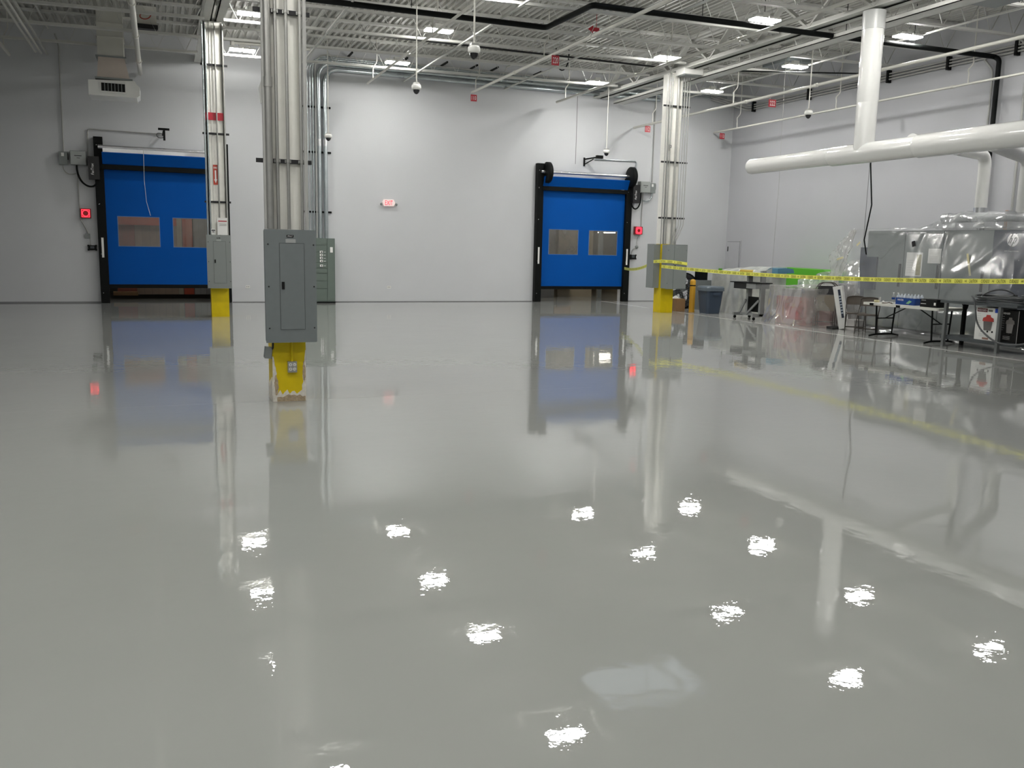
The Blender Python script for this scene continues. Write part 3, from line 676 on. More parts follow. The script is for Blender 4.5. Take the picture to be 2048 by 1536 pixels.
tag(bx(12.1, 13.35, 26.4, 26.45, 0, 3.3).build('tan_partition', TAN), 'tan panel seen through the right window of the right door', 'panel')
tag(bx(13.38, 13.52, 26.0, 26.1, 0, 3.4).build('passage_post', PGRAY2), 'grey post beyond the right window of the right door', 'post')
tag(bx(11.9, 12.5, 26.2, 26.3, .3, .9).build('carton', CARD), 'brown carton beyond the gap under the right door', 'box')
def added_hall_light(x, y, lab, s, z=3.9, hw=.5):  # glowing fixtures added beyond the doors so the rooms show through the windows
    t = thing('passage_light', lab, 'ceiling light', (x, y, z)); bx(x-hw, x+hw, y-.12, y+.12, z+.02, z+.08).build('housing', WHITE, t)
    tb([(x, y, z+.08), (x, y, 4.5)], .01, 6).build('hanger', COND, t)
    bx(x-hw+.02, x+hw-.02, y-.1, y+.1, z, z+.02).build('lens', glow('passage_lens', (1, .93, .8), s), t)
added_hall_light(14.15, 27.0, 'lit strip light seen through the right window of the right door', 22, 2.13, .3)  # stands in for ceiling lamps mirrored in the vinyl window
added_hall_light(.2, 24.85, 'strip light in the hall beyond the left door', 30)
added_hall_light(11.9, 25.0, 'strip light in the passage beyond the right door', 70)

# door control boxes
def ctrl(x0, x1, xs0, xs1, zc, side):
    wh = 'left of the left door' if side < 0 else 'right of the right door'
    t = thing('control_box', 'light grey door control box '+wh, 'control box', ((x0+x1)/2, D-.08, 3.3))
    bx(x0, x1, D-.18, D-.002, 3.31, 3.64).build('case', PGRAY2 if side < 0 else mat('ctrl_gray', (.36, .38, .37), .4), t)
    bx(x0+.015, x1-.015, D-.19, D-.18, 3.325, 3.625).build('lid', mat('ctrl_gray', (.36, .38, .37), .4), t)
    MB().box((x0+x1)/2-.08, (x0+x1)/2+.08, D-.193, D-.19, 3.515, 3.53).box((x0+x1)/2-.03, (x0+x1)/2+.04, D-.193, D-.19, 3.465, 3.475).build('print_bars', DARK, t)
    t = thing('disconnect_switch', 'small grey switch box beside the control box '+wh, 'switch box', ((xs0+xs1)/2, D-.06, 3.3))
    bx(xs0, xs1, D-.12, D-.002, 3.31, 3.61).build('case', PGRAY2, t); bx(xs0+.05, xs0+.11, D-.125, D-.12, 3.5, 3.58).build('label_plate', PAPER, t)
    bx(xs1, xs1+.02, D-.1, D-.08, 3.42, 3.58).build('lever', DARK, t)
ctrl(-1.93, -1.58, -2.17, -1.99, 0, -1)
ctrl(13.62, 13.96, 13.99, 14.18, 0, 1)
wire('power_cable', bez((-1.80, D-.1, 3.31), (-1.82, D-.13, 2.75), (-1.35, D-.15, 2.7), (-1.38, D-.17, 2.98)), .022, BLACK, 'black looped cable from the control box to the left door motor', 'cable', .01)
wire('power_cable', bez((13.68, D-.1, 3.31), (13.72, D-.13, 2.72), (13.38, D-.15, 2.72), (13.34, D-.16, 2.98)), .022, BLACK, 'black looped cable from the control box to the right door motor', 'cable', .01)
wire('flex_conduit', bez((-2.1, D-.05, 3.31), (-2.1, D-.06, 3.05), (-1.9, D-.06, 3.08), (-1.82, D-.06, 3.12)), .013, CONDP, 'thin flexible conduit looping below the left switch box', 'conduit', .01)
wire('flex_conduit', bez((14.1, D-.05, 3.31), (14.08, D-.06, 3.02), (13.9, D-.06, 3.05), (13.78, D-.06, 3.08)), .018, CONDB, 'flexible conduit looping below the right switch box', 'conduit', .01)
wire('sensor_conduit', [(-1.55, D-.03, 3.45), (-1.53, D-.03, 4.18), (.10, D-.03, 4.16)], .014, CONDP, 'thin conduit arching over the left door to its sensor')
wire('sensor_conduit', [(13.52, D-.03, 4.0), (13.52, D-.03, 4.24), (12.1, D-.03, 4.22)], .018, CONDB, 'bright conduit arching over the right door to its sensor')
def sensor(x, lab, sgn):
    t = thing('door_sensor', lab, 'sensor', (x, D-.3, 4.05))
    if sgn < 0:
        MB().box(x-.12, x+.14, D-.40, D-.34, 4.22, 4.27).build('bar', BLACK, t)
        MB().box(x-.01, x+.04, D-.38, D-.33, 3.98, 4.24).build('stem', BLACK, t)
        MB().beam((x, D-.33, 4.2), (x-.02, D-.002, 4.14), .03, .03).build('arm', BLACK, t)
        MB().tube(bez((x-.02, D-.05, 4.16), (x-.22, D-.1, 4.25), (x-.2, D-.1, 4.0), (x, D-.33, 4.05)), .008, 6).build('cable', DARK, t)
    else:
        MB().box(x-.2, x-.16, D-.04, D-.002, 4.0, 4.25).build('wall_plate', BLACK, t)
        MB().beam((x-.18, D-.02, 4.20), (x+.06, D-.45, 4.24), .03, .04).beam((x-.18, D-.02, 4.05), (x-.02, D-.3, 4.19), .025, .025).build('arm', BLACK, t)
        MB().box(x+.0, x+.2, D-.50, D-.40, 4.2, 4.29).build('head', BLACK, t)
sensor(.17, 'black bracketed motion sensor above the left door', -1)
sensor(11.95, 'black bracketed motion sensor above the right door', 1)
# hanging pull string on left door
tag(MB().tube([(-.3, D-.32, 3.72), (-.31, D-.3, 3.0), (-.28, D-.28, 2.5), (-.2, D-.27, 2.16)], .006, 5).build('pull_cord', PIPE), 'thin pale cord hanging in front of the left blue curtain', 'cord')
# red stop lights
def stop(x0, x1, z0, z1, lab, solid):
    t = thing('stop_light', lab, 'signal light', ((x0+x1)/2, D-.05, z0))
    cx, cz, h = (x0+x1)/2, (z0+z1)/2, (x1-x0)/2
    bx(x0, x1, D-.10, D-.002, z0, z1).build('case', mat('stop_case', (.25, .01, .015), .4), t)
    y = D-.102; f = .80*h
    if not solid:
        m = MB()
        for (a, b, c, d) in ((-f, f, f-.014, f), (-f, f, -f, -f+.014), (-f, -f+.014, -f, f), (f-.014, f, -f, f)): m.box(cx+a, cx+b, y-.004, y, cz+c, cz+d)
        n = 20
        m.tube([(cx+.62*h*math.cos(a), y-.004, cz+.62*h*math.sin(a)) for a in [2*math.pi*i/n for i in range(n+1)]], .009, 5, caps=False)
    else:
        n = 20; m = MB(); R0 = .42*h
        ring = [(cx+R0*math.cos(2*math.pi*i/n), cz+R0*math.sin(2*math.pi*i/n)) for i in range(n)]
        def sq(a):
            c, s = math.cos(a), math.sin(a); k = f/max(abs(c), abs(s)); return (cx+k*c, cz+k*s)
        out = [sq(2*math.pi*i/n) for i in range(n)]
        m.add([(a, y-.003, b) for a, b in ring+out], [(i, (i+1) % n, n+(i+1) % n, n+i) for i in range(n)])
    m.build('led_sign', REDL, t)
stop(-1.775, -1.545, 2.06, 2.29, 'glowing red square signal with a ring left of the left door', False)
stop(13.54, 13.80, 2.05, 2.29, 'glowing red square signal with a dark centre right of the right door', True)
def reader(x0, x1, z0, z1, lab):
    t = thing('push_button_box', lab, 'control box', ((x0+x1)/2, D-.03, z0)); bx(x0, x1, D-.07, D-.002, z0, z1).build('case', BLACK, t)
    bx(x0+.05, x1-.05, D-.075, D-.07, z0+.04, z1-.02).build('face', mat('reader_face', (.06, .07, .08), .3), t)
    MB().box(x0-.01, x0+.03, D-.08, D-.06, z0-.01, z0+.03).box(x1-.03, x1+.01, D-.08, D-.06, z0-.01, z0+.03).box(x0-.01, x0+.03, D-.08, D-.06, z1-.03, z1+.01).box(x1-.03, x1+.01, D-.08, D-.06, z1-.03, z1+.01).build('corner_guard', BLACK, t)
reader(-1.65, -1.46, 1.29, 1.41, 'small black wall box left of the left door')
reader(13.43, 13.63, 1.30, 1.43, 'small black wall box right of the right door')
wire('wall_conduit', [(-1.80, D-.03, 3.31), (-1.79, D-.03, 2.05), (-1.66, D-.03, 1.78), (-1.63, D-.03, 1.68)], .014, CONDP, 'slim conduit running down past the left red signal')
wire('wall_conduit', [(-1.60, D-.03, 1.60), (-1.58, D-.03, 1.41)], .008, CONDP, 'short thin conduit down to the left black wall box')
tag(bx(-1.70, -1.59, D-.05, D-.002, 1.58, 1.69).build('wall_box', PGRAY2), 'small grey junction box below the left red signal', 'junction box')
wire('wall_conduit', [(13.80, D-.03, 3.31), (13.78, D-.03, 2.29)], .014, CONDP, 'slim conduit running down to the right red signal')
wire('wall_conduit', [(13.72, D-.03, 2.05), (13.66, D-.03, 1.9), (13.66, D-.03, 1.72)], .010, CONDP, 'slim conduit below the right red signal')
wire('wall_conduit', [(13.63, D-.03, 1.66), (13.50, D-.03, 1.58), (13.48, D-.03, 1.43)], .010, CONDP, 'short curved conduit down to the right black wall box')
tag(MB().lathe((13.66, D-.002, 1.67), [(.05, 0), (.05, -.04), (0, -.04)], 14, 'y').build('wall_box', PGRAY2), 'small round junction box below the right red signal', 'junction box')
# exit sign
t = thing('exit_sign', 'small white exit sign with red lettering on the back wall', 'sign', (5.86, D-.05, 2.62))
MB().prism([(5.72, 2.62), (5.99, 2.62), (6.03, 2.71), (5.99, 2.80), (5.72, 2.80), (5.68, 2.71)], 'y', D-.07, D-.002).build('case', mat('exit_case', (.8, .78, .76), .4, emit=((1, .5, .5), .28)), t)
put_text(MB(), 'EXIT', (5.855, D-.075, 2.71), .21, .125, XB, ZB).build('lettering', glow('exit_red', (1, .02, .08), 1.0), t)
for x in (5.645, 6.065):
    MB().lathe((x, D-.06, 2.67), [(0, -.04), (.03, -.04), (.035, 0), (.02, .02), (0, .02)], 12, 'y').build('lamp_head', PGRAY2, t)
    MB().beam((x, D-.06, 2.69), ((x+5.86)/2, D-.03, 2.75), .012, .012).build('lamp_arm', PGRAY2, t)
for x in (2.09, 5.87):
    t = thing('wall_outlet', 'white low wall outlet %s' % ('right of the left door' if x < 3 else 'below the exit sign'), 'outlet', (x, D-.01, .37))
    bx(x-.055, x+.055, D-.012, D-.002, .375, .445).build('plate', WHITE, t)
    MB().box(x-.035, x-.008, D-.014, D-.012, .395, .425).box(x+.008, x+.035, D-.014, D-.012, .395, .425).build('socket', mat('socket_gray', (.35, .35, .35), .5), t)
# side door on the right wall
t = thing('door_3', 'x', 'x', (XR-.03, 23.65, 0)); del t['label']; del t['category']; struct(t)
DG = mat('door_gray', (.455, .46, .485), .5)
bx(XR-.04, XR-.002, 23.25, 23.97, 0, 1.94).build('frame', MATS['painted_wall_right'], t)
bx(XR-.05, XR-.04, 23.29, 23.92, 0.01, 1.90).build('panel', DG, t)
MB().box(XR-.043, XR-.04, 23.27, 23.285, 0, 1.92).box(XR-.043, XR-.04, 23.27, 23.94, 1.90, 1.915).build('shadow_gap', JT, t)
bx(XR-.06, XR-.05, 23.86, 23.9, 1.6, 1.75).build('hinge', DARK, t)

# ------------------------------------------------------------------ drop duct with louvred head (left)
t = thing('drop_duct', 'beige square air duct dropping from the roof to a white louvred head, upper left', 'air duct', (-.8, 22.4, 4.6))
m = MB().box(-1.13, -.6, 22.1, 22.7, 5.56, 6.55)
m.build('upper_duct', BEIGE, t)
MB().box(-1.15, -.58, 22.08, 22.72, 5.96, 5.975).box(-1.15, -.58, 22.08, 22.72, 6.25, 6.265).build('seam_flange', BEIGE, t)
MB().box(-1.17, -.55, 22.06, 22.74, 5.53, 5.56).build('flange', PGRAY2, t)
a = [(-1.12, 5.53), (-.59, 5.53), (-.50, 5.10), (-1.16, 5.10)]
MB().prism(a, 'y', 22.1, 22.7).build('transition_duct', PINKD, t)
MB().box(-1.20, -.44, 22.06, 22.74, 5.06, 5.10).build('flange', PGRAY2, t)
MB().prism([(-1.34, 4.70), (-1.34, 5.02), (-.40, 5.06), (-.36, 4.99), (-.30, 4.93), (-.30, 4.76), (-.37, 4.70)], 'y', 22.05, 22.8).build('head_box', WHITE, t)
MB().box(-1.11, -.57, 22.02, 22.05, 4.76, 5.02).build('grille_frame', WHITE, t)
MB().box(-1.08, -.60, 22.01, 22.02, 4.80, 4.97).build('grille_opening', BTXT, t)
for i in range(1, 7): MB().box(-1.08+.48*i/7-.007, -1.08+.48*i/7+.007, 21.99, 22.012, 4.80, 4.97).build('louvre_vane', PGRAY2, t)
MB().tube([(-.36, 22.1, 4.70), (-.35, 22.1, 4.58)], .008, 5).build('control_wire', WHITE, t)
# suspended unit heater with red wires
t = thing('unit_heater', 'small beige unit heater hung among the joists with red wires', 'heater', (-.05, 21.2, 6.0))
bx(-.35, .1, 20.9, 21.5, 6.05, 6.42).build('case', BEIGE, t); bx(-.3, .12, 20.86, 21.4, 5.96, 6.05).build('vent_face', DARK, t)
MB().tube(bez((-.2, 20.88, 6.25), (-.3, 20.7, 6.1), (-.02, 20.7, 6.05), (0, 20.88, 6.28)), .012, 6).build('red_wire', mat('wire_red', (.4, .05, .03), .5), t)
for x in (-.33, .08): tb([(x, 21.2, 6.42), (x, 21.2, 6.55)], .01, 5).build('hanger', DARK, t)

# ------------------------------------------------------------------ big white ducts (right)
X = 12.1; Z = 3.44
t = thing('round_duct', 'big glossy white round duct hanging horizontally at right with a vertical drop', 'air duct', (X, 12, 3.3))
MB().tube([(X, 16.42, Z), (X, 16.37, Z), (X, 13.05, Z+.01)], 0, 36, rs=[.155, .165, .165]).build('duct_end_run', DUCTW, t)
MB().tube([(X, 13.9, Z), (X, 13.86, Z), (X, 12.6, Z), (X, 11.75, Z)], 0, 36, rs=[.172, .185, .185, .18]).build('duct_tee', DUCTW, t)
MB().tube([(X, 11.8, Z), (X, 11.76, Z), (X, 6, Z)], 0, 36, rs=[.185, .2, .2]).build('duct_main_run', DUCTW, t)
MB().tube([(X, 13.08, Z+.05), (X, 13.08, 4.35)], .185, 36).build('duct_drop_lower', DUCTW, t)
MB().tube([(X, 13.08, 4.33), (X, 13.08, 4.37), (X, 13.08, 5.62)], 0, 36, rs=[.185, .19, .19]).build('duct_drop_middle', DUCTW, t)
MB().tube([(X, 13.08, 5.60), (X, 13.08, 5.92)], .198, 36).build('duct_drop_top', mat('duct_top_gray', (.55, .56, .55), .35), t)
t = thing('branch_duct', 'thinner white duct elbowing down to the wrapped machine', 'air duct', (14.6, 12.7, 2.4))
MB().tube(smooth_path([(12.35, 12.2, 3.60), (15.0, 12.93, 3.56), (15.0, 12.93, 2.5)], .25, 8), .115, 24).build('elbow_run', DUCTW, t)
t = thing('branch_duct', 'short pale branch duct leaving the big white duct at the right edge', 'air duct', (14, 11.4, 2.4))
MB().tube(smooth_path([(12.25, 10.6, 3.42), (15.0, 12.0, 3.42), (15.0, 12.0, 2.4)], .25, 8), .12, 24).build('elbow_run', mat('duct_gray', (.62, .62, .61), .3), t)
tag(MB().tube([(13.52, 14.5, 6.7), (13.5, 14.42, 4.8), (13.48, 14.34, 3.4), (13.52, 14.26, 2.6), (13.72, 14.6, 1.9), (13.9, 14.7, 1.6)], .014, 6).build('power_cable', BLACK), 'long black cable hanging down behind the white duct', 'cable')
tag(MB().tube([(13.75, 17.6, zd(13.7)), (13.72, 17.5, 3.1)], .004, 5).tube([(13.72, 17.5, 3.1), (13.6, 17.4, 1.2)], .004, 5).build('steel_wire', COND), 'thin grey wire hanging left of the black cable', 'cable')
t = thing('air_return_box', 'grey flat box among the joists above the right lamp', 'air duct', (13.6, 11.9, 6.0))
bx(13.3, 14.1, 11.6, 12.3, 6.02, 6.16).build('case', PGRAY2, t)
tag(bx(14.6, 15.3, 18.6, 19.6, 6.3, 6.45).build('air_return_box', PGRAY), 'dark grey flat box among the joists left of the duct drop', 'air duct')

# ------------------------------------------------------------------ caution tape
def tape(pts, label, wd=.075, start=0.0, twist=None):
    t = thing('caution_tape', label, 'tape', pts[0], 'yellow caution tape lines')
    P = [Vector(p) for p in pts]; L = [0]
    for i in range(1, len(P)): L.append(L[-1]+(P[i]-P[i-1]).length)
    def at(s):
        for i in range(1, len(P)):
            if s <= L[i] or i == len(P)-1:
                k = (s-L[i-1])/(L[i]-L[i-1]); return P[i-1].lerp(P[i], k), (P[i]-P[i-1]).normalized()
    m = MB(); n = len(P)
    vs = [];
    for i, p in enumerate(P): vs += [p+Vector((0, 0, wd/2)), p-Vector((0, 0, wd/2))]
    th = Vector((.0, .0008, 0))
    m.add([v-th for v in vs], [(2*i, 2*i+1, 2*i+3, 2*i+2) for i in range(n-1)], True)
    b = m.build('ribbon', TAPE, t)
    # nrm towards the viewer
    m = MB(); s = .05
    step = [('CUIDADO', .15, .05), ('HI', .035, .036), ('CAUTION', .15, .05)]
    while s < L[-1]-.5:
        for word, ww, hh in step:
            c, d = at(s+ww/2)
            nr = d.cross(Vector((0, 0, 1))).normalized(); nr = nr if nr.dot(Vector((0, 0, 1.6))-Vector((c.x, c.y, 0))) > 0 else -nr
            right = d if d.cross(Vector((0, 0, 1))).dot(nr) > 0 else -d
            up = Vector((0, 0, 1)); 
            put_text(m, word, c+nr*.004, ww, hh, right, up)
            s += ww+.045
        s += .02
    m.build('lettering', mat('tape_print', (.03, .03, .005), .6, noise_amt=0, spec=.2), t)
    return t
def sag(a, b, dz, n=24):
    a = Vector(a); b = Vector(b); return [a.lerp(b, i/n)-Vector((0, 0, dz*4*(i/n)*(1-i/n))) for i in range(n+1)]
tape(sag((11.70, 19.30, 1.19), (11.7, 8.75, 1.28), .10, 40), 'long yellow caution tape from the right column across to the right edge')
tape(sag((13.16, D-.20, 1.02), (11.70, 19.68, 1.30), .10, 24), 'yellow caution tape from the right door frame to the right column')
tape([(11.69, 19.68, 1.30), (11.70, 19.31, 1.32), (12.0, 19.31, 1.31), (12.46, 19.31, 1.26)], 'short yellow caution tape wrapped across the panel on the right column')

# ------------------------------------------------------------------ things left of the machine area
t = thing('bollard', 'orange-yellow steel bollard standing beside the trash bin', 'bollard', (12.93, 19.72, 0))
MB().lathe((12.93, 19.72, 0), [(.075, 0), (.075, .80), (.06, .84), (.03, .855), (0, .86)], 20).build('post', mat('bollard_yellow', (.62, .33, .02), .45), t)
MB().lathe((12.93, 19.72, .68), [(.078, 0), (.078, .03)], 20).build('black_strap', BLACK, t)
t = thing('trash_bin', 'slate blue-grey trash bin with lid beside the bollard', 'trash bin', (13.22, 19.25, 0))
def rbox(cx, cy, z, hx, hy, r, n=5):
    out = []
    for sx, sy, a0 in ((1, 1, 0), (-1, 1, 90), (-1, -1, 180), (1, -1, 270)):
        for k in range(n+1):
            a = math.radians(a0+90*k/n); out.append(Vector((cx+sx*(hx-r)+r*math.cos(a), cy+sy*(hy-r)+r*math.sin(a), z)))
    return out
def loft(rings, caps=True):
    m = MB(); n = len(rings[0]); vs = [v for g in rings for v in g]
    m.add(vs, [(i*n+j, i*n+(j+1) % n, (i+1)*n+(j+1) % n, (i+1)*n+j) for i in range(len(rings)-1) for j in range(n)], False)
    if caps: m.add(rings[0], [tuple(range(n))[::-1]]); m.add(rings[-1], [tuple(range(n))])
    return m
cx, cy = 13.2, 19.3
loft([rbox(cx, cy, 0, .20, .20, .07), rbox(cx, cy, .58, .25, .25, .08)]).build('bin_body', TRASH, t)
loft([rbox(cx, cy, .58, .275, .275, .09), rbox(cx, cy, .66, .275, .275, .09), rbox(cx, cy, .70, .25, .25, .08)]).build('lid', TRASHL, t)
MB().box(cx-.10, cx+.1, cy-.285, cy-.24, .48, .55).build('handle', TRASH, t)
MB().box(cx+.24, cx+.30, cy-.1, cy+.1, .48, .55).build('handle', TRASH, t)
# fan behind
t = thing('barrel_fan', 'large black barrel fan behind the right column panel', 'fan', (13.4, 21.2, 0))
MB().lathe((13.42, 21.1, .5), [(.46, -.2), (.5, -.2), (.5, .2), (.46, .2), (.46, -.2)], 32, 'y').build('drum', BLACK, t)
m = MB()
for i in range(14):
    a = 2*math.pi*i/14; m.tube([(13.42+.08*math.cos(a), 20.89, .5+.08*math.sin(a)), (13.42+.48*math.cos(a), 20.9, .5+.48*math.sin(a))], .006, 4)
for r in (.16, .26, .36): m.tube([(13.42+r*math.cos(2*math.pi*i/24), 20.89, .5+r*math.sin(2*math.pi*i/24)) for i in range(25)], .006, 4, caps=False)
m.build('guard', DARK, t)
for i in range(4):
    a = math.pi/2*i+.4
    MB().beam((13.42, 21.1, .5), (13.42+.42*math.cos(a), 21.1, .5+.42*math.sin(a)), .16, .01, (.4*math.sin(a), 1, -.4*math.cos(a))).build('blade', PGRAY, t)
MB().tube([(13.15, 20.95, .02), (13.15, 21.25, .02)], .03).tube([(13.7, 20.95, .02), (13.7, 21.25, .02)], .03).build('foot', BLACK, t)
tag(bx(12.60, 12.87, 19.95, 20.2, 0, .33).build('carton', CARD), 'small brown carton on the floor behind the bollard', 'box')
t = MB().lathe((12.95, 20.55, 0), [(.16, 0), (.19, .1), (.15, .26), (.05, .36), (0, .38)], 14)
for v in t.v: v += Vector((noise.noise(v*9), noise.noise(v*9+Vector((5, 1, 2))), 0))*.02
tag(t.build('plastic_bag', mat('bag_white', (.7, .7, .68), .5)), 'small white bag on the floor behind the bollard', 'bag')
# wrapped machine (milky) with blue top
BX = [(13.85, 20.2), (13.75, 18.7), (14.1, 18.3), (15.9, 18.2), (16.0, 20.4)]
t = thing('wrapped_machine', 'low rounded machine with pale blue top under milky plastic, behind the cart', 'machine', (14.9, 19.3, 0))
MB().prism([(13.98, 20.3), (13.98, 18.85), (14.2, 18.5), (14.68, 18.42), (14.78, 20.3)], 'z', .0, .98).build('body', mat('machine_pale', (.50, .52, .50), .5), t)
MB().prism([(14.36, 1.07), (14.36, 1.20), (14.6, 1.215), (14.84, 1.19), (14.88, 1.09)], 'y', 18.14, 19.3).build('blue_hood', mat('hood_blue', (.10, .26, .38), .4), t)
def drape(outline, top_pts, nu, nz, ztop, flare, amp, seed, zfun=None):
    """skirt of sheeting hanging along an outline with folds"""
    O = [Vector((a, b, 0)) for a, b in outline]; Ls = [0]
    for i in range(1, len(O)): Ls.append(Ls[-1]+(O[i]-O[i-1]).length)
    C = sum(O, Vector())/len(O)
    def at(s):
        for i in range(1, len(O)):
            if s <= Ls[i]+1e-6: return O[i-1].lerp(O[i], (s-Ls[i-1])/(Ls[i]-Ls[i-1]))
        return O[-1]
    def fn(u, v):
        p = at(u*Ls[-1]); out = (p-C); out.z = 0; out.normalize(); z = (zfun(u) if zfun else ztop)*(1-v)
        fold = noise.noise(Vector((u*Ls[-1]*3.2, v*1.1, seed)))+.5*noise.noise(Vector((u*Ls[-1]*8, v*3, seed+9)))
        q = p+out*(flare*v*v+amp*fold*(.25+v)); q.z = max(.004, z+.012*noise.noise(Vector((u*30, v*5, seed)))) 
        return q
    return MB().sheet(fn, nu, nz)
ZQ = lambda u: 1.0+.22*min(1, max(0, (u-.42)/.22))
m = drape([(14.3, 20.6), (13.9, 20.3), (13.86, 18.8), (14.12, 18.4), (14.78, 18.3), (14.95, 19.6)], None, 120, 24, 1.0, .10, .05, 3.1, ZQ)
m.build('plastic_skirt', PMILK, t)
def top_fn(u, v):
    x = 13.88+.98*u; y = 18.36+2.0*v; z = 1.0+.23*min(1, max(0, u*2.1))*(1-.5*v*v) + .015*noise.noise(Vector((x*4, y*4, 1)))
    return Vector((x, y, max(.99, z)))
MB().sheet(top_fn, 40, 40).build('plastic_top', PMILK, t)
tag(bx(13.75, 14.0, 20.65, 20.9, .8, 1.08).build('equipment_case', BLACK), 'small black case with handle standing behind the milky wrapped machine', 'case')
tag(bx(13.6, 14.1, 20.6, 21.0, 0, .8).build('pedestal', PGRAY), 'dark grey pedestal under the small black case', 'pedestal')
GRN = mat('bright_green', (.10, .42, .02), .45)
t = thing('green_machine', 'long low machine with bright green cover near the right wall', 'machine', (16.4, 19.6, 0))
bx(16.1, 16.75, 18.3, 20.6, 0, .6).build('base', PGRAY2, t)
MB().prism([(18.3, .6), (20.6, .6), (20.6, 1.19), (18.5, 1.17), (18.3, 1.1)], 'x', 16.1, 16.75).build('cover', GRN, t)
tag(bx(16.7, 16.78, 23.95, 24.04, .6, 1.05).build('green_post', GRN), 'thin bright green post in the corner by the side door', 'post')
# cart
t = thing('utility_cart', 'tall grey rolling cart with a tilted lower shelf in front of the milky wrapped machine', 'cart', (13.2, 17.9, 0))
CG = mat('cart_gray', (.26, .27, .27), .4)
cy0, cy1 = 17.35, 18.35
def carty(y): return y
MB().box(13.12, 13.24, 17.12, 17.19, .10, 1.16).build('upright', CG, t)
MB().box(13.12, 13.24, 17.62, 17.69, .10, 1.09).build('upright', CG, t)
MB().box(12.92, 13.45, 17.12, 17.17, .07, .14).build('foot_rail', CG, t); MB().box(12.92, 13.45, 17.86, 17.91, .07, .14).build('foot_rail', CG, t)
MB().box(13.10, 13.20, 17.12, 17.91, .09, .14).build('cross_rail', CG, t)
MB().beam((13.1, 17.60, .12), (13.1, 17.17, .46), .03, .05).build('brace', CG, t); MB().beam((13.1, 17.9, .12), (13.1, 17.66, .46), .03, .05).build('brace', CG, t)
MB().box(12.95, 13.38, 17.10, 17.98, 1.07, 1.09).build('top_shelf', BLACK, t); MB().box(12.85, 13.34, 17.18, 17.55, 1.09, 1.1).build('top_mat', PAPER, t)
MB().box(12.93, 13.42, 17.1, 18.10, .86, .88).build('middle_shelf', BLACK, t); MB().box(12.96, 13.36, 17.5, 17.98, .72, .86).build('drawer', DARK, t)
MB().box(12.96, 13.36, 17.13, 17.49, .74, .86).build('drawer', CG, t)
MB().box(13.14, 13.17, 17.2, 17.62, .18, .54).build('back_board', BLACK, t)
for x, y in ((12.97, 17.145), (13.4, 17.145), (12.97, 17.885), (13.4, 17.885)):
    w_ = MB().lathe((x, y, .035), [(0, -.015), (.035, -.015), (.035, .015), (0, .015)], 14, 'y').build('caster', BLACK, t)
t = thing('roll', 'rolled yellow and white tube lying on the cart top', 'roll', (13.1, 17.6, 1.09))
MB().tube([(13.08, 17.92, 1.133), (13.1, 17.38, 1.133)], .042, 16).build('yellow_sleeve', mat('roll_yellow', (.6, .42, .06), .5), t)
MB().tube([(13.078, 17.94, 1.135), (13.08, 17.89, 1.135)], .045, 16).build('white_end', PAPER, t); MB().tube([(13.1, 17.40, 1.135), (13.1, 17.33, 1.135)], .045, 16).build('white_end', PAPER, t)
m = MB().lathe((0, 0, 0), [(0, -.3), (.1, -.29), (.14, -.2), (.15, 0), (.14, .2), (.1, .29), (0, .3)], 18, 'x')
for v in m.v: v.z *= .8; v += Vector((noise.noise(v*6), noise.noise(v*6+Vector((3, 3, 3))), 0))*.02; v += Vector((13.75, 17.35, .125))
o = tag(m.build('bag_roll', mat('roll_white', (.66, .68, .68), .5)), 'white bag with a blue stripe on the floor right of the cart', 'bag')
MB().lathe((13.72, 17.35, .125), [(.156, -.012), (.156, .012)], 18, 'x').build('blue_stripe', mat('stripe_blue', (.04, .12, .35), .5), o)
for v in o.children[0].data.vertices: v.co.z = (v.co.z-.125+0)*.84+.125
# pink draped object
t = thing('draped_equipment', 'reddish equipment draped in hazy plastic sheeting, left of the stacked folding chairs', 'equipment', (13.6, 16, 0))
PK = mat('red_equipment', (.45, .06, .07), .5); GK = mat('gray_equipment', (.3, .29, .29), .5)
bx(13.25, 14.2, 15.65, 16.7, .0, .62).build('body', mat('pink_equipment', (.42, .20, .19), .5), t)
bx(13.3, 14.1, 15.7, 16.6, .62, .78).build('top_tray', GK, t)
bx(13.15, 13.25, 15.8, 16.2, .12, .4).build('red_panel', PK, t)
m = drape([(14.2, 16.95), (13.15, 16.85), (12.98, 16.5), (13.05, 15.5), (13.5, 15.3), (14.3, 15.4)], None, 130, 26, .84, .14, .11, 7.7)
m.build('plastic_skirt', PRED, t)
MB().sheet(lambda u, v: Vector((13.02+1.25*u, 15.4+1.5*v, .845+.03*noise.noise(Vector((u*5, v*5, 2)))+.10*u*(1-v))), 24, 24).build('plastic_top', PRED, t)
# tent of plastic behind up to the tall machine
t = thing('plastic_sheet', 'glossy clear plastic tent rising to the tall wrapped machine behind the folding chairs', 'plastic sheeting', (14.4, 15.7, 0))
def tent(u, v):
    # u 0..1 from left-low (px1600) to right-high (px1720); v 0 top..1 floor
    a = Vector((14.35, 17.3, .95)).lerp(Vector((14.55, 15.2, 1.62)), u); a.z = .95+.67*u**1.3
    b = Vector((13.9, 16.6, .02)).lerp(Vector((14.05, 14.95, .02)), u)
    p = a.lerp(b, v); k = noise.noise(Vector((u*4, v*3, 4.4)))*.12+noise.noise(Vector((u*11, v*7, 1.4)))*.05+noise.noise(Vector((u*25, v*20, 1.4)))*.015
    return p+Vector((-k*.9-.12*math.sin(math.pi*v), k*.3, k*.4 if v < .9 else 0))
MB().sheet(tent, 60, 50).build('sheet', PMID, t)
tag(bx(14.6, 15.6, 15.5, 16.9, 0, .9).build('low_cabinet', mat('cab_dark', (.12, .12, .125), .5)), 'dark low cabinet under the clear plastic tent', 'cabinet')

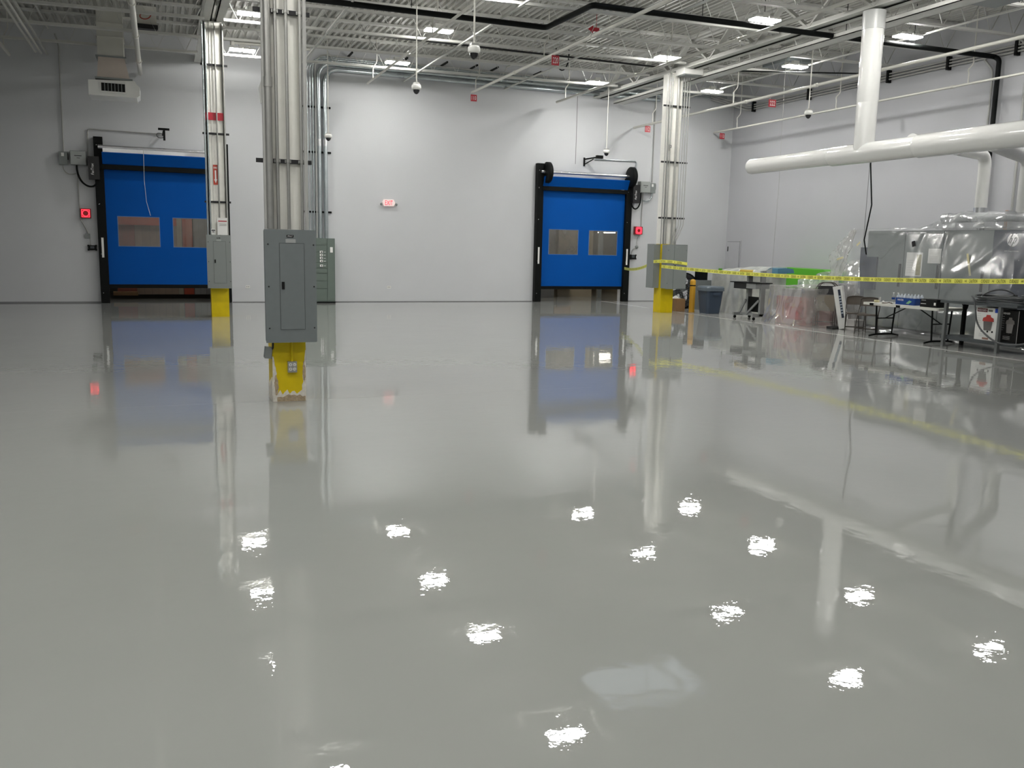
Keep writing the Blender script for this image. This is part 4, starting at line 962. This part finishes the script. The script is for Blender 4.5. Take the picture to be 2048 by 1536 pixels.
# ------------------------------------------------------------------ tall wrapped machine
t = thing('wrapped_printer', 'long tall grey industrial printer with a navy end under clear plastic sheeting, far right', 'machine', (15.2, 12.3, 0))
HG = mat('printer_gray', (.175, .195, .195), .5, spec=.3); NV = mat('printer_navy', (.028, .036, .062), .5, spec=.3); SEAM = mat('printer_seam', (.08, .09, .09), .5)
FX = 14.3
bx(FX+.01, 15.9, 9.0, 15.1, .08, 2.10).build('cabinet', SEAM, t)
ys = [15.1, 14.05, 13.08, 12.0]
for i in range(3): bx(FX-.012, FX+.01, ys[i+1]+.012, ys[i]-.012, .10, 2.09).build('door', HG, t)
bx(FX-.014, FX+.01, 9.0, 11.98, .1, 2.09).build('navy_panel', NV, t)
bx(FX-.02, FX-.005, 11.96, 12.06, .1, 2.09).build('corner_post', HG, t)
for y, z0, z1 in ((14.12, .95, 1.42), (13.15, .95, 1.42), (12.12, .95, 1.42)): bx(FX-.045, FX-.012, y-.018, y+.018, z0, z1).build('door_handle', DARK, t)
bx(FX-.06, FX+.0, 14.75, 15.2, .85, 1.55).build('side_module', NV, t)
bx(FX+.05, 15.9, 15.1, 15.35, .3, 1.75).build('end_unit', NV, t)
lg = MB().lathe((FX-.016, 11.56, 1.91), [(0, -.004), (.115, -.004), (.115, 0)], 32, 'x').build('round_logo', WTXT, t)
m = MB(); xq = FX-.024
def bar(y0, z0, y1, z1, wd=.018): m.beam((xq, y0, z0), (xq, y1, z1), .004, wd, (0, 1, 0))
cyy, czz = 11.56, 1.91
def Q(a, b): return (cyy-a, czz+b)
def stroke(pts, wd=.019):
    for (a, b), (c, d) in zip(pts, pts[1:]):
        p, q = Vector((xq, *Q(a, b))), Vector((xq, *Q(c, d))); dr = (q-p).normalized(); nn = Vector((-1, 0, 0)).cross(dr)*wd/2
        p -= dr*.004; q += dr*.004
        m.add([p+nn, p-nn, q-nn, q+nn], [(0, 1, 2, 3)])
stroke([(-.010, .112), (-.078, -.055)]); stroke([(-.046, .024), (-.012, .03), (-.012, .018), (-.044, -.055)])
stroke([(.048, .04), (-.014, -.112)]); stroke([(.046, .038), (.078, .036), (.082, .022), (.052, -.046), (.04, -.052), (.010, -.052)])
m.build('logo_strokes', BTXT, t)
m = MB(); put_text(m, 'HP PageWide', (FX-.016, 11.57, 1.71), .29, .026, YM, ZB); m.build('lettering', mat('lettering_gray', (.4, .42, .45), .5), t)
for yy in (11.73, 11.40):
    for z in (2.02, 1.55): MB().lathe((FX-.016, yy, z), [(0, -.003), (.009, -.002), (.009, 0)], 8, 'x').build('screw', ALU, t)
# documents
t2 = thing('wall_chart', 'white chart with a gold photo strip stuck on the tall wrapped printer', 'poster', (FX-.03, 13.75, 1.18))
bx(FX-.022, FX-.014, 13.56, 13.97, 1.18, 1.66).build('sheet', PAPER, t2)
bx(FX-.026, FX-.022, 13.585, 13.70, 1.20, 1.62).build('photo_strip', mat('photo_gold', (.36, .33, .2), .5, noise_amt=.5, scale=20), t2)
m = MB(); 
for k in range(6): m.box(FX-.025, FX-.022, 13.74, 13.94, 1.25+.05*k, 1.254+.05*k)
m.build('print_lines', mat('print_gray', (.45, .45, .45), .6), t2)
t2 = thing('notice_sheet', 'white printed notice stuck beside the chart on the tall wrapped printer', 'notice', (FX-.03, 13.27, 1.45))
bx(FX-.024, FX-.014, 13.11, 13.42, 1.45, 1.74).build('sheet', PAPER, t2); bx(FX-.030, FX-.024, 13.13, 13.40, 1.46, 1.60).build('lower_sheet', PAPER, t2)
m = MB()
for k in range(4): m.box(FX-.033, FX-.030, 13.17, 13.37, 1.49+.03*k, 1.494+.03*k)
for k in range(3): m.box(FX-.027, FX-.024, 13.15, 13.38, 1.64+.03*k, 1.644+.03*k)
m.build('print_lines', MATS['print_gray'], t2)
# sheeting over it
t = thing('plastic_sheet', 'clear plastic sheeting draped over the tall printer down to the floor', 'plastic sheeting', (13.9, 12.3, 0))
def cover(u, v):
    y = 15.35-5.6*u; L = [Vector((15.2, y, 2.17)), Vector((14.26, y, 2.15)), Vector((14.20, y, 2.05)), Vector((14.05, y, 1.3)), Vector((13.93, y, .6)), Vector((13.80, y, .1)), Vector((13.62, y, .012))]
    s = v*6; i = min(5, int(s)); p = L[i].lerp(L[i+1], s-i)
    diag = noise.noise(Vector((u*3.2+v*1.6, v*1.0-u*2, 2.2)))
    fo = .5+.5*noise.noise(Vector((u*3, v*2, 11))); k = (.035*diag+.010*fo*noise.noise(Vector((u*16-v*5, v*3+u*4, 5)))+.004*fo*noise.noise(Vector((u*40+v*22, v*18-u*9, 5)))+.022*fo*max(0, .18-abs(noise.noise(Vector((u*5+v*2.6, v*2-u*3.5, 9)))))/.18)*min(1, max(0, (v-.2)*2.5))
    p.x -= k+.02; p.z = max(.006, p.z+(.03*noise.noise(Vector((u*14, 0, 8))) if v < .35 else .02*k) + (.05*abs(noise.noise(Vector((u*10, v*12, 1)))) if v > .85 else 0))
    tip = math.exp(-((y-12.9)/.35)**2); p.x -= .35*tip*max(0, v-.75)*4*.5
    return p
MB().sheet(cover, 230, 110).build('sheet', PCLEAR, t)
def gather(u, v):
    p = Vector((14.05-.45*v*(1-u*.3), 15.3-.12*u+.2*v, 2.12-.55*v-.9*u*v)); k = noise.noise(Vector((u*9, v*5, 3)))*.05+noise.noise(Vector((u*20, v*14, 3)))*.02
    return p+Vector((-k, k*.5, k))
MB().sheet(gather, 30, 40).build('gathered_corner', PMID, t)
for (y, z, a, l, lab) in ((12.25, 1.45, .25, .42, 'strip'),): 
    M = Matrix.Translation((14.06, y, z)) @ Matrix.Rotation(-a, 4, 'X'); MB().box(-.004, 0, -.022, .022, -l/2, l/2, M).build('tape_strip', MASK, t)
M = Matrix.Translation((13.95, 15.0, 1.82)) @ Matrix.Rotation(.9, 4, 'X'); MB().box(-.004, 0, -.02, .02, -.06, .06, M).build('tape_strip', MASK, t)
M = Matrix.Translation((13.75, 15.3, 1.50)) @ Matrix.Rotation(1.3, 4, 'X'); MB().box(-.004, 0, -.02, .02, -.1, .1, M).build('tape_strip', MASK, t)
M = Matrix.Translation((14.12, 13.66, 1.83)) @ Matrix.Rotation(-.3, 4, 'X'); MB().box(-.005, 0, -.045, .045, -.055, .055, M).build('gray_patch', DARK, t)
# aluminium duct on the roof of the printer under a plastic bubble
t = thing('flex_duct', 'silver duct lying on the printer roof under crumpled plastic', 'air duct', (14.9, 12.4, 2.2))
MB().tube(smooth_path([(14.95, 13.75, 2.36), (14.95, 12.0, 2.37), (14.95, 11.2, 2.22), (14.95, 10.6, 2.2)], .3, 5), .095, 20).build('duct_run', ALU, t)
for y in (13.6, 13.1, 12.5, 12.05): MB().tube([(14.95, y-.02, 2.365), (14.95, y+.02, 2.365)], .105, 20).build('clamp_band', ALU, t)
MB().tube([(15.0, 12.93, 2.3), (15.0, 12.93, 2.55)], .13, 20).build('collar', ALU, t)
t = thing('plastic_sheet', 'crumpled clear plastic over the silver duct on the printer roof', 'plastic sheeting', (14.9, 12.4, 2.2))
def bub(u, v):
    y = 14.15-4.0*u; a = math.pi*v; h = .33*min(1, math.sin(math.pi*min(1, u*1.6+.02))*1.3 if u < .32 else 1)
    p = Vector((14.55+.85*v, y, 2.14+h*math.sin(a)**.7)); k = noise.noise(Vector((u*10, v*2.5, 6)))*.05+noise.noise(Vector((u*30+v*8, v*7, 2)))*.014
    return p+Vector((-k*.5, 0, k if 0.02 < v < .98 else 0))
MB().sheet(bub, 110, 26).build('sheet', PBUB, t)

# ------------------------------------------------------------------ folding table and what stands on it
TX0, TX1, TY0, TY1, TZ = 12.93, 13.66, 11.86, 13.78, .665
t = thing('folding_table', 'white plastic folding table with black legs in front of the wrapped printer', 'table', (13.3, 12.8, 0))
TW = mat('table_white', (.66, .65, .61), .45)
loft([rbox(13.295, 12.75, TZ-.045, .365, .92, .05), rbox(13.295, 12.75, TZ, .365, .92, .05)]).build('tabletop', TW, t)
for y, s in ((13.42, -1), (12.06, 1)):
    MB().tube([(13.06, y, TZ-.05), (13.10, y, .04)], .016, 8).build('leg', BLACK, t); MB().tube([(13.54, y, TZ-.05), (13.50, y, .04)], .016, 8).build('leg', BLACK, t)
    MB().tube(smooth_path([(12.93, y, .018), (13.08, y, .045), (13.52, y, .045), (13.67, y, .018)], .08, 4), .018, 8).build('foot_bar', BLACK, t)
    MB().tube([(13.3, y+s*.55, TZ-.05), (13.3, y, .36)], .011, 6).build('brace', BLACK, t); MB().tube([(13.08, y, .36), (13.52, y, .36)], .012, 6).build('crossbar', BLACK, t)
for y in (13.42, 12.75): bx(12.925, 12.935, y-.05, y+.05, TZ-.05, TZ-.005).build('black_clip', BLACK, t)
# water pack
t = thing('water_pack', 'blue shrink-wrapped pack of water bottles on the folding table', 'drinks', (13.25, 12.78, TZ))
NB = mat('pack_blue', (.015, .06, .26), .25)
loft([rbox(13.26, 12.80, TZ, .13, .24, .03), rbox(13.26, 12.80, TZ+.13, .13, .24, .03)]).build('wrap', NB, t)
for i in range(3):
    for j in range(6): MB().lathe((13.175+.085*i, 12.60+.08*j, TZ+.13), [(.034, 0), (.032, .03), (.014, .055), (.014, .07), (0, .07)], 10).build('bottle_top', mat('bottle_clear', (.55, .6, .66), .15), t)
m = MB(); put_text(m, 'WATER', (13.128, 12.90, TZ+.09), .15, .035, YM, ZB); m.build('lettering', WTXT, t)
MB().prism([(12.76, TZ+.03), (12.68, TZ+.09), (12.62, TZ+.07), (12.7, TZ+.02)], 'x', 13.124, 13.128).build('green_leaf', mat('leaf_green', (.2, .45, .25), .5), t)
for k, y in enumerate((13.17, 13.06)):
    t = thing('water_bottle', 'clear plastic water bottle on the table, '+('left' if k == 0 else 'right')+' one of two', 'bottle', (13.22, y, TZ), 'loose water bottles on the table')
    MB().lathe((13.22, y, TZ), [(0, 0), (.03, 0), (.032, .02), (.03, .08), (.032, .12), (.028, .15), (.012, .185), (.012, .20)], 14).build('bottle_body', plastic_mat('pet%d' % k, .35, (.6, .66, .7), .08, .25), t)
    MB().lathe((13.22, y, TZ+.08), [(.0325, 0), (.0325, .04)], 14).build('label_band', NB if k == 0 else PAPER, t)
    MB().lathe((13.22, y, TZ+.20), [(.014, 0), (.014, .015), (0, .016)], 10).build('cap', PAPER, t)
t = thing('carton', 'black printed carton on the right end of the folding table', 'box', (13.2, 12.15, TZ))
bx(13.06, 13.36, 11.98, 12.36, TZ, TZ+.145).build('carton_body', BTXT, t)
MB().box(13.055, 13.06, 12.0, 12.04, TZ+.04, TZ+.09).box(13.055, 13.06, 12.22, 12.34, TZ+.055, TZ+.065).box(13.055, 13.06, 12.23, 12.33, TZ+.12, TZ+.126).build('print_marks', PAPER, t)
t = thing('tape_roll', 'roll of masking tape on the left end of the folding table', 'tape', (13.2, 13.58, TZ))
MB().lathe((13.15, 13.52, TZ), [(.03, 0), (.05, 0), (.05, .045), (.03, .045), (.03, 0)], 18).build('roll_body', MASK, t)
for k, (x, y, r) in enumerate(((13.2, 13.40, .022), (13.17, 13.30, .014), (13.1, 13.17, .02))):
    m = MB().lathe((x, y, TZ), [(0, 0), (r, r*.3), (r*1.1, r), (r*.7, r*1.7), (0, r*1.9)], 10)
    tag(m.build('crumpled_tissue', PAPER), ['largest', 'smallest', 'middle-sized'][k]+' white crumpled wad on the folding table', 'tissue', 'white wads on the table')
tag(MB().tube(smooth_path([(13.0, 13.22, TZ+.008), (13.03, 13.12, TZ+.015), (13.0, 13.06, TZ+.03), (13.02, 12.98, TZ+.012)], .04, 3), .009, 6).build('glasses', mat('brown_strap', (.05, .02, .015), .5)), 'dark strap lying on the front edge of the folding table', 'strap')
tag(MB().lathe((13.3, 13.6, TZ), [(0, 0), (.02, 0), (.024, .09), (.02, .1)], 12).build('small_cup', PMID), 'small clear cup at the back left of the table', 'cup')

# ------------------------------------------------------------------ steel bench with coiled hose and vacuum cartons
t = thing('steel_bench', 'dark grey steel shelf bench at the far right holding the coiled cord', 'bench', (13.25, 11.3, 0))
SG = mat('bench_gray', (.075, .085, .09), .4)
BX0, BX1, BY0, BY1, BZ = 12.99, 13.6, 10.30, 11.84, .82
MB().box(BX0, BX1, BY0, BY1, BZ-.045, BZ).build('top_shelf', SG, t)
for x, y, mt in ((BX0, BY1-.14, mat('leg_gray', (.16, .17, .17), .4)), (BX0+.0, 10.6, MATS['leg_gray']), (BX1-.06, BY1-.05, BLACK), (BX1-.06, BY0, SG)):
    bx(x, x+.06, y, y+.05, 0, BZ-.045).build('leg', mt, t)
MB().box(BX0+.06, BX1, BY0, BY1, .13, .19).build('lower_shelf', SG, t)
for y in (BY1-.07, ): MB().prism([(BX1-.16, BZ-.045), (BX1+.02, BZ-.045), (BX1-.01, BZ-.16), (BX1-.05, BZ-.16)], 'y', y, y+.03).build('gusset', BLACK, t)
def vac(y0, y1, x0, x1, h, lab, base, dark):
    t = thing('carton', lab, 'box', ((x0+x1)/2, (y0+y1)/2, .19))
    bx(x0, x1, y0, y1, .19, .19+h).build('carton_body', base, t)
    yc = (y0+y1)/2; W = y1-y0; xf = x0-.002
    def fbox(a, b, c, d, nm, mt, k=0): MB().box(xf-.002-.001*k, xf+.001, yc-b*W, yc-a*W, .19+c*h, .19+d*h).build(nm, mt, t)
    dk = mat('tank_gray', (.15, .14, .135), .5); rd = mat('vac_red', (.5, .05, .04), .5)
    if not dark: fbox(-.46, -.02, .86, .97, 'brand_plate', mat('maroon', (.13, .02, .03), .5))
    m = MB(); put_text(m, 'RIDGID', (xf-.004, yc-(-.24 if not dark else -.18)*W, .19+(.915 if not dark else .90)*h), .36*W, .055*h, YM, ZB); m.build('lettering', WTXT, t)
    # picture of the vacuum, printed on the front
    o = .05
    def poly(pts, mt, nm, k): MB().prism([(yc-(a+o)*W, .19+b*h) for a, b in pts][::-1], 'x', xf-.002-.001*k, xf).build(nm, mt, t)
    poly([(-.16, .30), (.14, .30), (.19, .60), (-.2, .60)], dk if not dark else mat('tank_gray2', (.2, .19, .185), .5), 'printed_tank', 1)
    poly([(-.24, .58), (.24, .58), (.22, .68), (.10, .72), (.08, .78), (-.08, .78), (-.1, .72), (-.22, .68)], rd if not dark else dk, 'printed_lid', 2)
    for a in (-.27, -.02, .18): MB().lathe((xf, yc-(a+o+.03)*W, .19+.27*h), [(.0, -.003), (.018, -.003), (.018, 0)], 10, 'x').build('printed_wheel', BTXT, t)
    m = MB(); r = random.Random(5)
    for k in range(7): a = -.44; m.box(xf-.001, xf+.001, yc-(a+.12+.05*r.random())*W, yc-a*W, .19+(.80-.07*k)*h, .19+(.806-.07*k)*h)
    for k in range(4): m.box(xf-.001, xf+.001, yc-.1*W, yc+.3*W, .19+(.19-.03*k)*h, .194+(.19-.03*k)*h)
    m.build('print_lines', MATS['print_gray'], t)
    if not dark: fbox(.02, .2, .88, .94, 'model_plate', mat('olive_print', (.15, .15, .12), .5)); fbox(.30, .46, .86, .99, 'blue_sticker', mat('sticker_blue', (.01, .05, .4), .4)); fbox(-.14, .12, .02, .08, 'bottom_print', mat('brown_print', (.3, .17, .13), .6))
    else: fbox(.47, .49, .0, 1.0, 'edge_stripe', MATS['print_gray'])
vac(10.70, 11.16, 13.10, 13.5, .555, 'white carton with a red and grey vacuum printed on it, on the bench lower shelf', PAPER, False)
vac(10.33, 10.67, 13.10, 13.5, .54, 'black carton with a grey vacuum printed on it, right of the white vacuum carton', BTXT, True)
# coil of hose
t = thing('cord_coil', 'heavy grey cord coiled on top of the steel bench with one end trailing down', 'cord', (13.25, 11.0, BZ))
HS = mat('cord_gray', (.09, .095, .10), .45)
pts = []
r = random.Random(11)
for k in range(6):
    ph = r.uniform(-.5, .5); ra = r.uniform(.15, .24); rb = r.uniform(.36, .5); cyk = 10.85+r.uniform(-.05, .05)
    for i in range(24):
        a = 2*math.pi*i/24; zz = BZ+.018+.02*k+.014*(1+math.sin(2*a+k*1.7)); pts.append((13.27+ra*math.cos(a+ph), cyk+rb*math.sin(a+ph), zz))
MB().tube(pts, .015, 7).build('coils', HS, t)
MB().tube(bez((13.15, 11.15, BZ+.08), (13.1, 11.0, BZ+.22), (13.2, 10.75, BZ+.32), (13.3, 10.62, BZ+.16))+bez((13.3, 10.62, BZ+.16), (13.3, 10.7, BZ+.1), (13.25, 10.9, BZ+.12), (13.2, 11.1, BZ+.12))[1:], .015, 7).build('loose_loop', HS, t)
MB().tube(bez((13.0, 11.2, BZ+.10), (12.90, 11.05, BZ+.1), (12.9, 11.02, BZ-.1), (12.92, 11.0, .55))+bez((12.92, 11.0, .55), (12.93, 10.95, .4), (12.9, 10.8, .30), (12.85, 10.55, .22))[1:]+bez((12.85, 10.55, .22), (12.8, 10.3, .15), (12.8, 10.0, .2), (12.9, 9.8, .3))[1:], .015, 7).build('trailing_end', HS, t)

# ------------------------------------------------------------------ folding chairs
BRN = mat('chair_brown', (.105, .085, .068), .45, noise_amt=.08); BRF = mat('chair_frame', (.06, .05, .042), .4, metal=.2)
def chair(label):
    t = thing('folding_chair', label, 'chair', (0, 0, 0), 'brown metal folding chairs')
    loft([rbox(0, 0, .425, .20, .20, .06), rbox(0, 0, .45, .205, .205, .06)]).build('seat', BRN, t)
    MB().sheet(lambda u, v: Vector((-.21+.42*u, .21+.03*math.sin(math.pi*u)+.03*v, .62+.19*v-.05*(abs(2*u-1)**4)*(v))), 10, 4).build('backrest', BRN, t)
    for s in (-1, 1):
        MB().tube([(s*.22, -.24, .01), (s*.215, .0, .43), (s*.21, .20, .60), (s*.20, .235, .78)], .011, 7).build('front_leg', BRF, t)
        MB().tube([(s*.20, .26, .01), (s*.195, .0, .40), (s*.19, -.15, .43)], .011, 7).build('rear_leg', BRF, t)
    MB().tube([(-.22, -.17, .14), (.22, -.17, .14)], .008, 6).build('front_stretcher', BRF, t); MB().tube([(-.2, .2, .1), (.2, .2, .1)], .008, 6).build('rear_stretcher', BRF, t)
    MB().tube(arc((0, .235, .77), .2, math.pi, 0, 8, XB, (0, 0, .25)), .011, 7).build('top_rail', BRF, t)
    return t
ch = chair('brown metal folding chair behind the table end, left one of two')
ch.scale = (.9, .9, .9); ch.location = (13.30, 14.22, 0); ch.rotation_euler = (0, 0, math.radians(-100+60))
dup(ch, (13.22, 13.80, 0), math.radians(-100+48), 'brown metal folding chair nearest the table end, right one of two')
# flat folded chairs leaning
def flat_chair(label):
    t = thing('folded_chair', label, 'chair', (0, 0, 0), 'folded chairs leaning beside the draped equipment')
    MB().tube(smooth_path([(-.22, 0, .01), (-.22, 0, .86), (-.12, 0, .98), (.12, 0, .98), (.22, 0, .86), (.22, 0, .01)], .12, 4), .011, 7).build('frame', BRF, t)
    bx(-.18, .18, -.01, .01, .72, .90).build('backrest', DARK, t); bx(-.19, .19, -.015, .012, .36, .70).build('seat', mat('seat_tan', (.20, .17, .13), .5), t)
    MB().tube([(-.18, .03, .01), (-.18, .03, .5)], .01, 6).tube([(.18, .03, .01), (.18, .03, .5)], .01, 6).build('rear_leg', BRF, t)
    MB().tube([(-.22, 0, .12), (.22, 0, .12)], .008, 6).build('stretcher', BRF, t)
    return t
fc = flat_chair('folded brown chair with tan seat leaning upright, front one beside the draped equipment')
fc.location = (13.42, 15.28, 0); fc.rotation_euler = (math.radians(-6), 0, math.radians(-42))
f2 = dup(fc, (13.55, 15.36, 0), 0, 'folded brown chair leaning behind the front folded one'); f2.rotation_euler = (math.radians(-5), 0, math.radians(-42))
tag(bx(13.3, 13.8, 15.0, 15.5, 0, .03).build('floor_board', mat('wood_board', (.35, .26, .16), .6)), 'thin wooden board on the floor under the folded chairs', 'board') if False else None
# leaning white carton with dark lettering
t = thing('carton', 'long white carton with dark print leaning against the folded chairs', 'box', (13.55, 14.95, 0))
M = Matrix.Translation((13.53, 14.86, 0)) @ Matrix.Rotation(math.radians(-25), 4, 'Z') @ Matrix.Rotation(math.radians(-13), 4, 'Y')
M2 = Matrix.Translation((13.55, 14.80, 0)) @ Matrix.Rotation(math.radians(-50), 4, 'Z') @ Matrix.Rotation(math.radians(-12), 4, 'Y')
MB().box(-.09, .09, -.05, .20, .02, .93, M2).build('carton_body', PAPER, t)
m = MB(); ux = (M2.to_3x3() @ Vector((0, 0, -1))); uy = (M2.to_3x3() @ Vector((1, 0, 0))); put_text(m, 'CHAIRS', M2 @ Vector((.02, -.052, .55)), .5, .05, ux, uy)
MB().box(.0, .05, -.053, -.051, .25, .86, M2).build('print_strip', NV, t)
m = MB()
for k in range(7): m.box(.005, .045, -.056, -.0535, .34+.06*k, .37+.06*k, M2)
m.build('print_marks', mat('print_pale', (.4, .47, .55), .5), t)
MB().box(-.092, .092, -.054, .202, .88, .935, M2).build('carton_flap', PAPER, t)
# clutter under the chairs
m = MB().prism([(13.2, 14.75), (13.75, 15.0), (13.8, 15.1), (13.3, 15.05)], 'z', 0.002, .05)
tag(m.build('dark_sack', DARK), 'dark flat sack on the floor behind the folding chairs', 'bag')
tag(bx(13.55, 13.85, 14.5, 14.8, 0.002, .22).build('carton', mat('carton_pale', (.5, .48, .47), .6)), 'pale small carton on the floor behind the left folding chair', 'box')
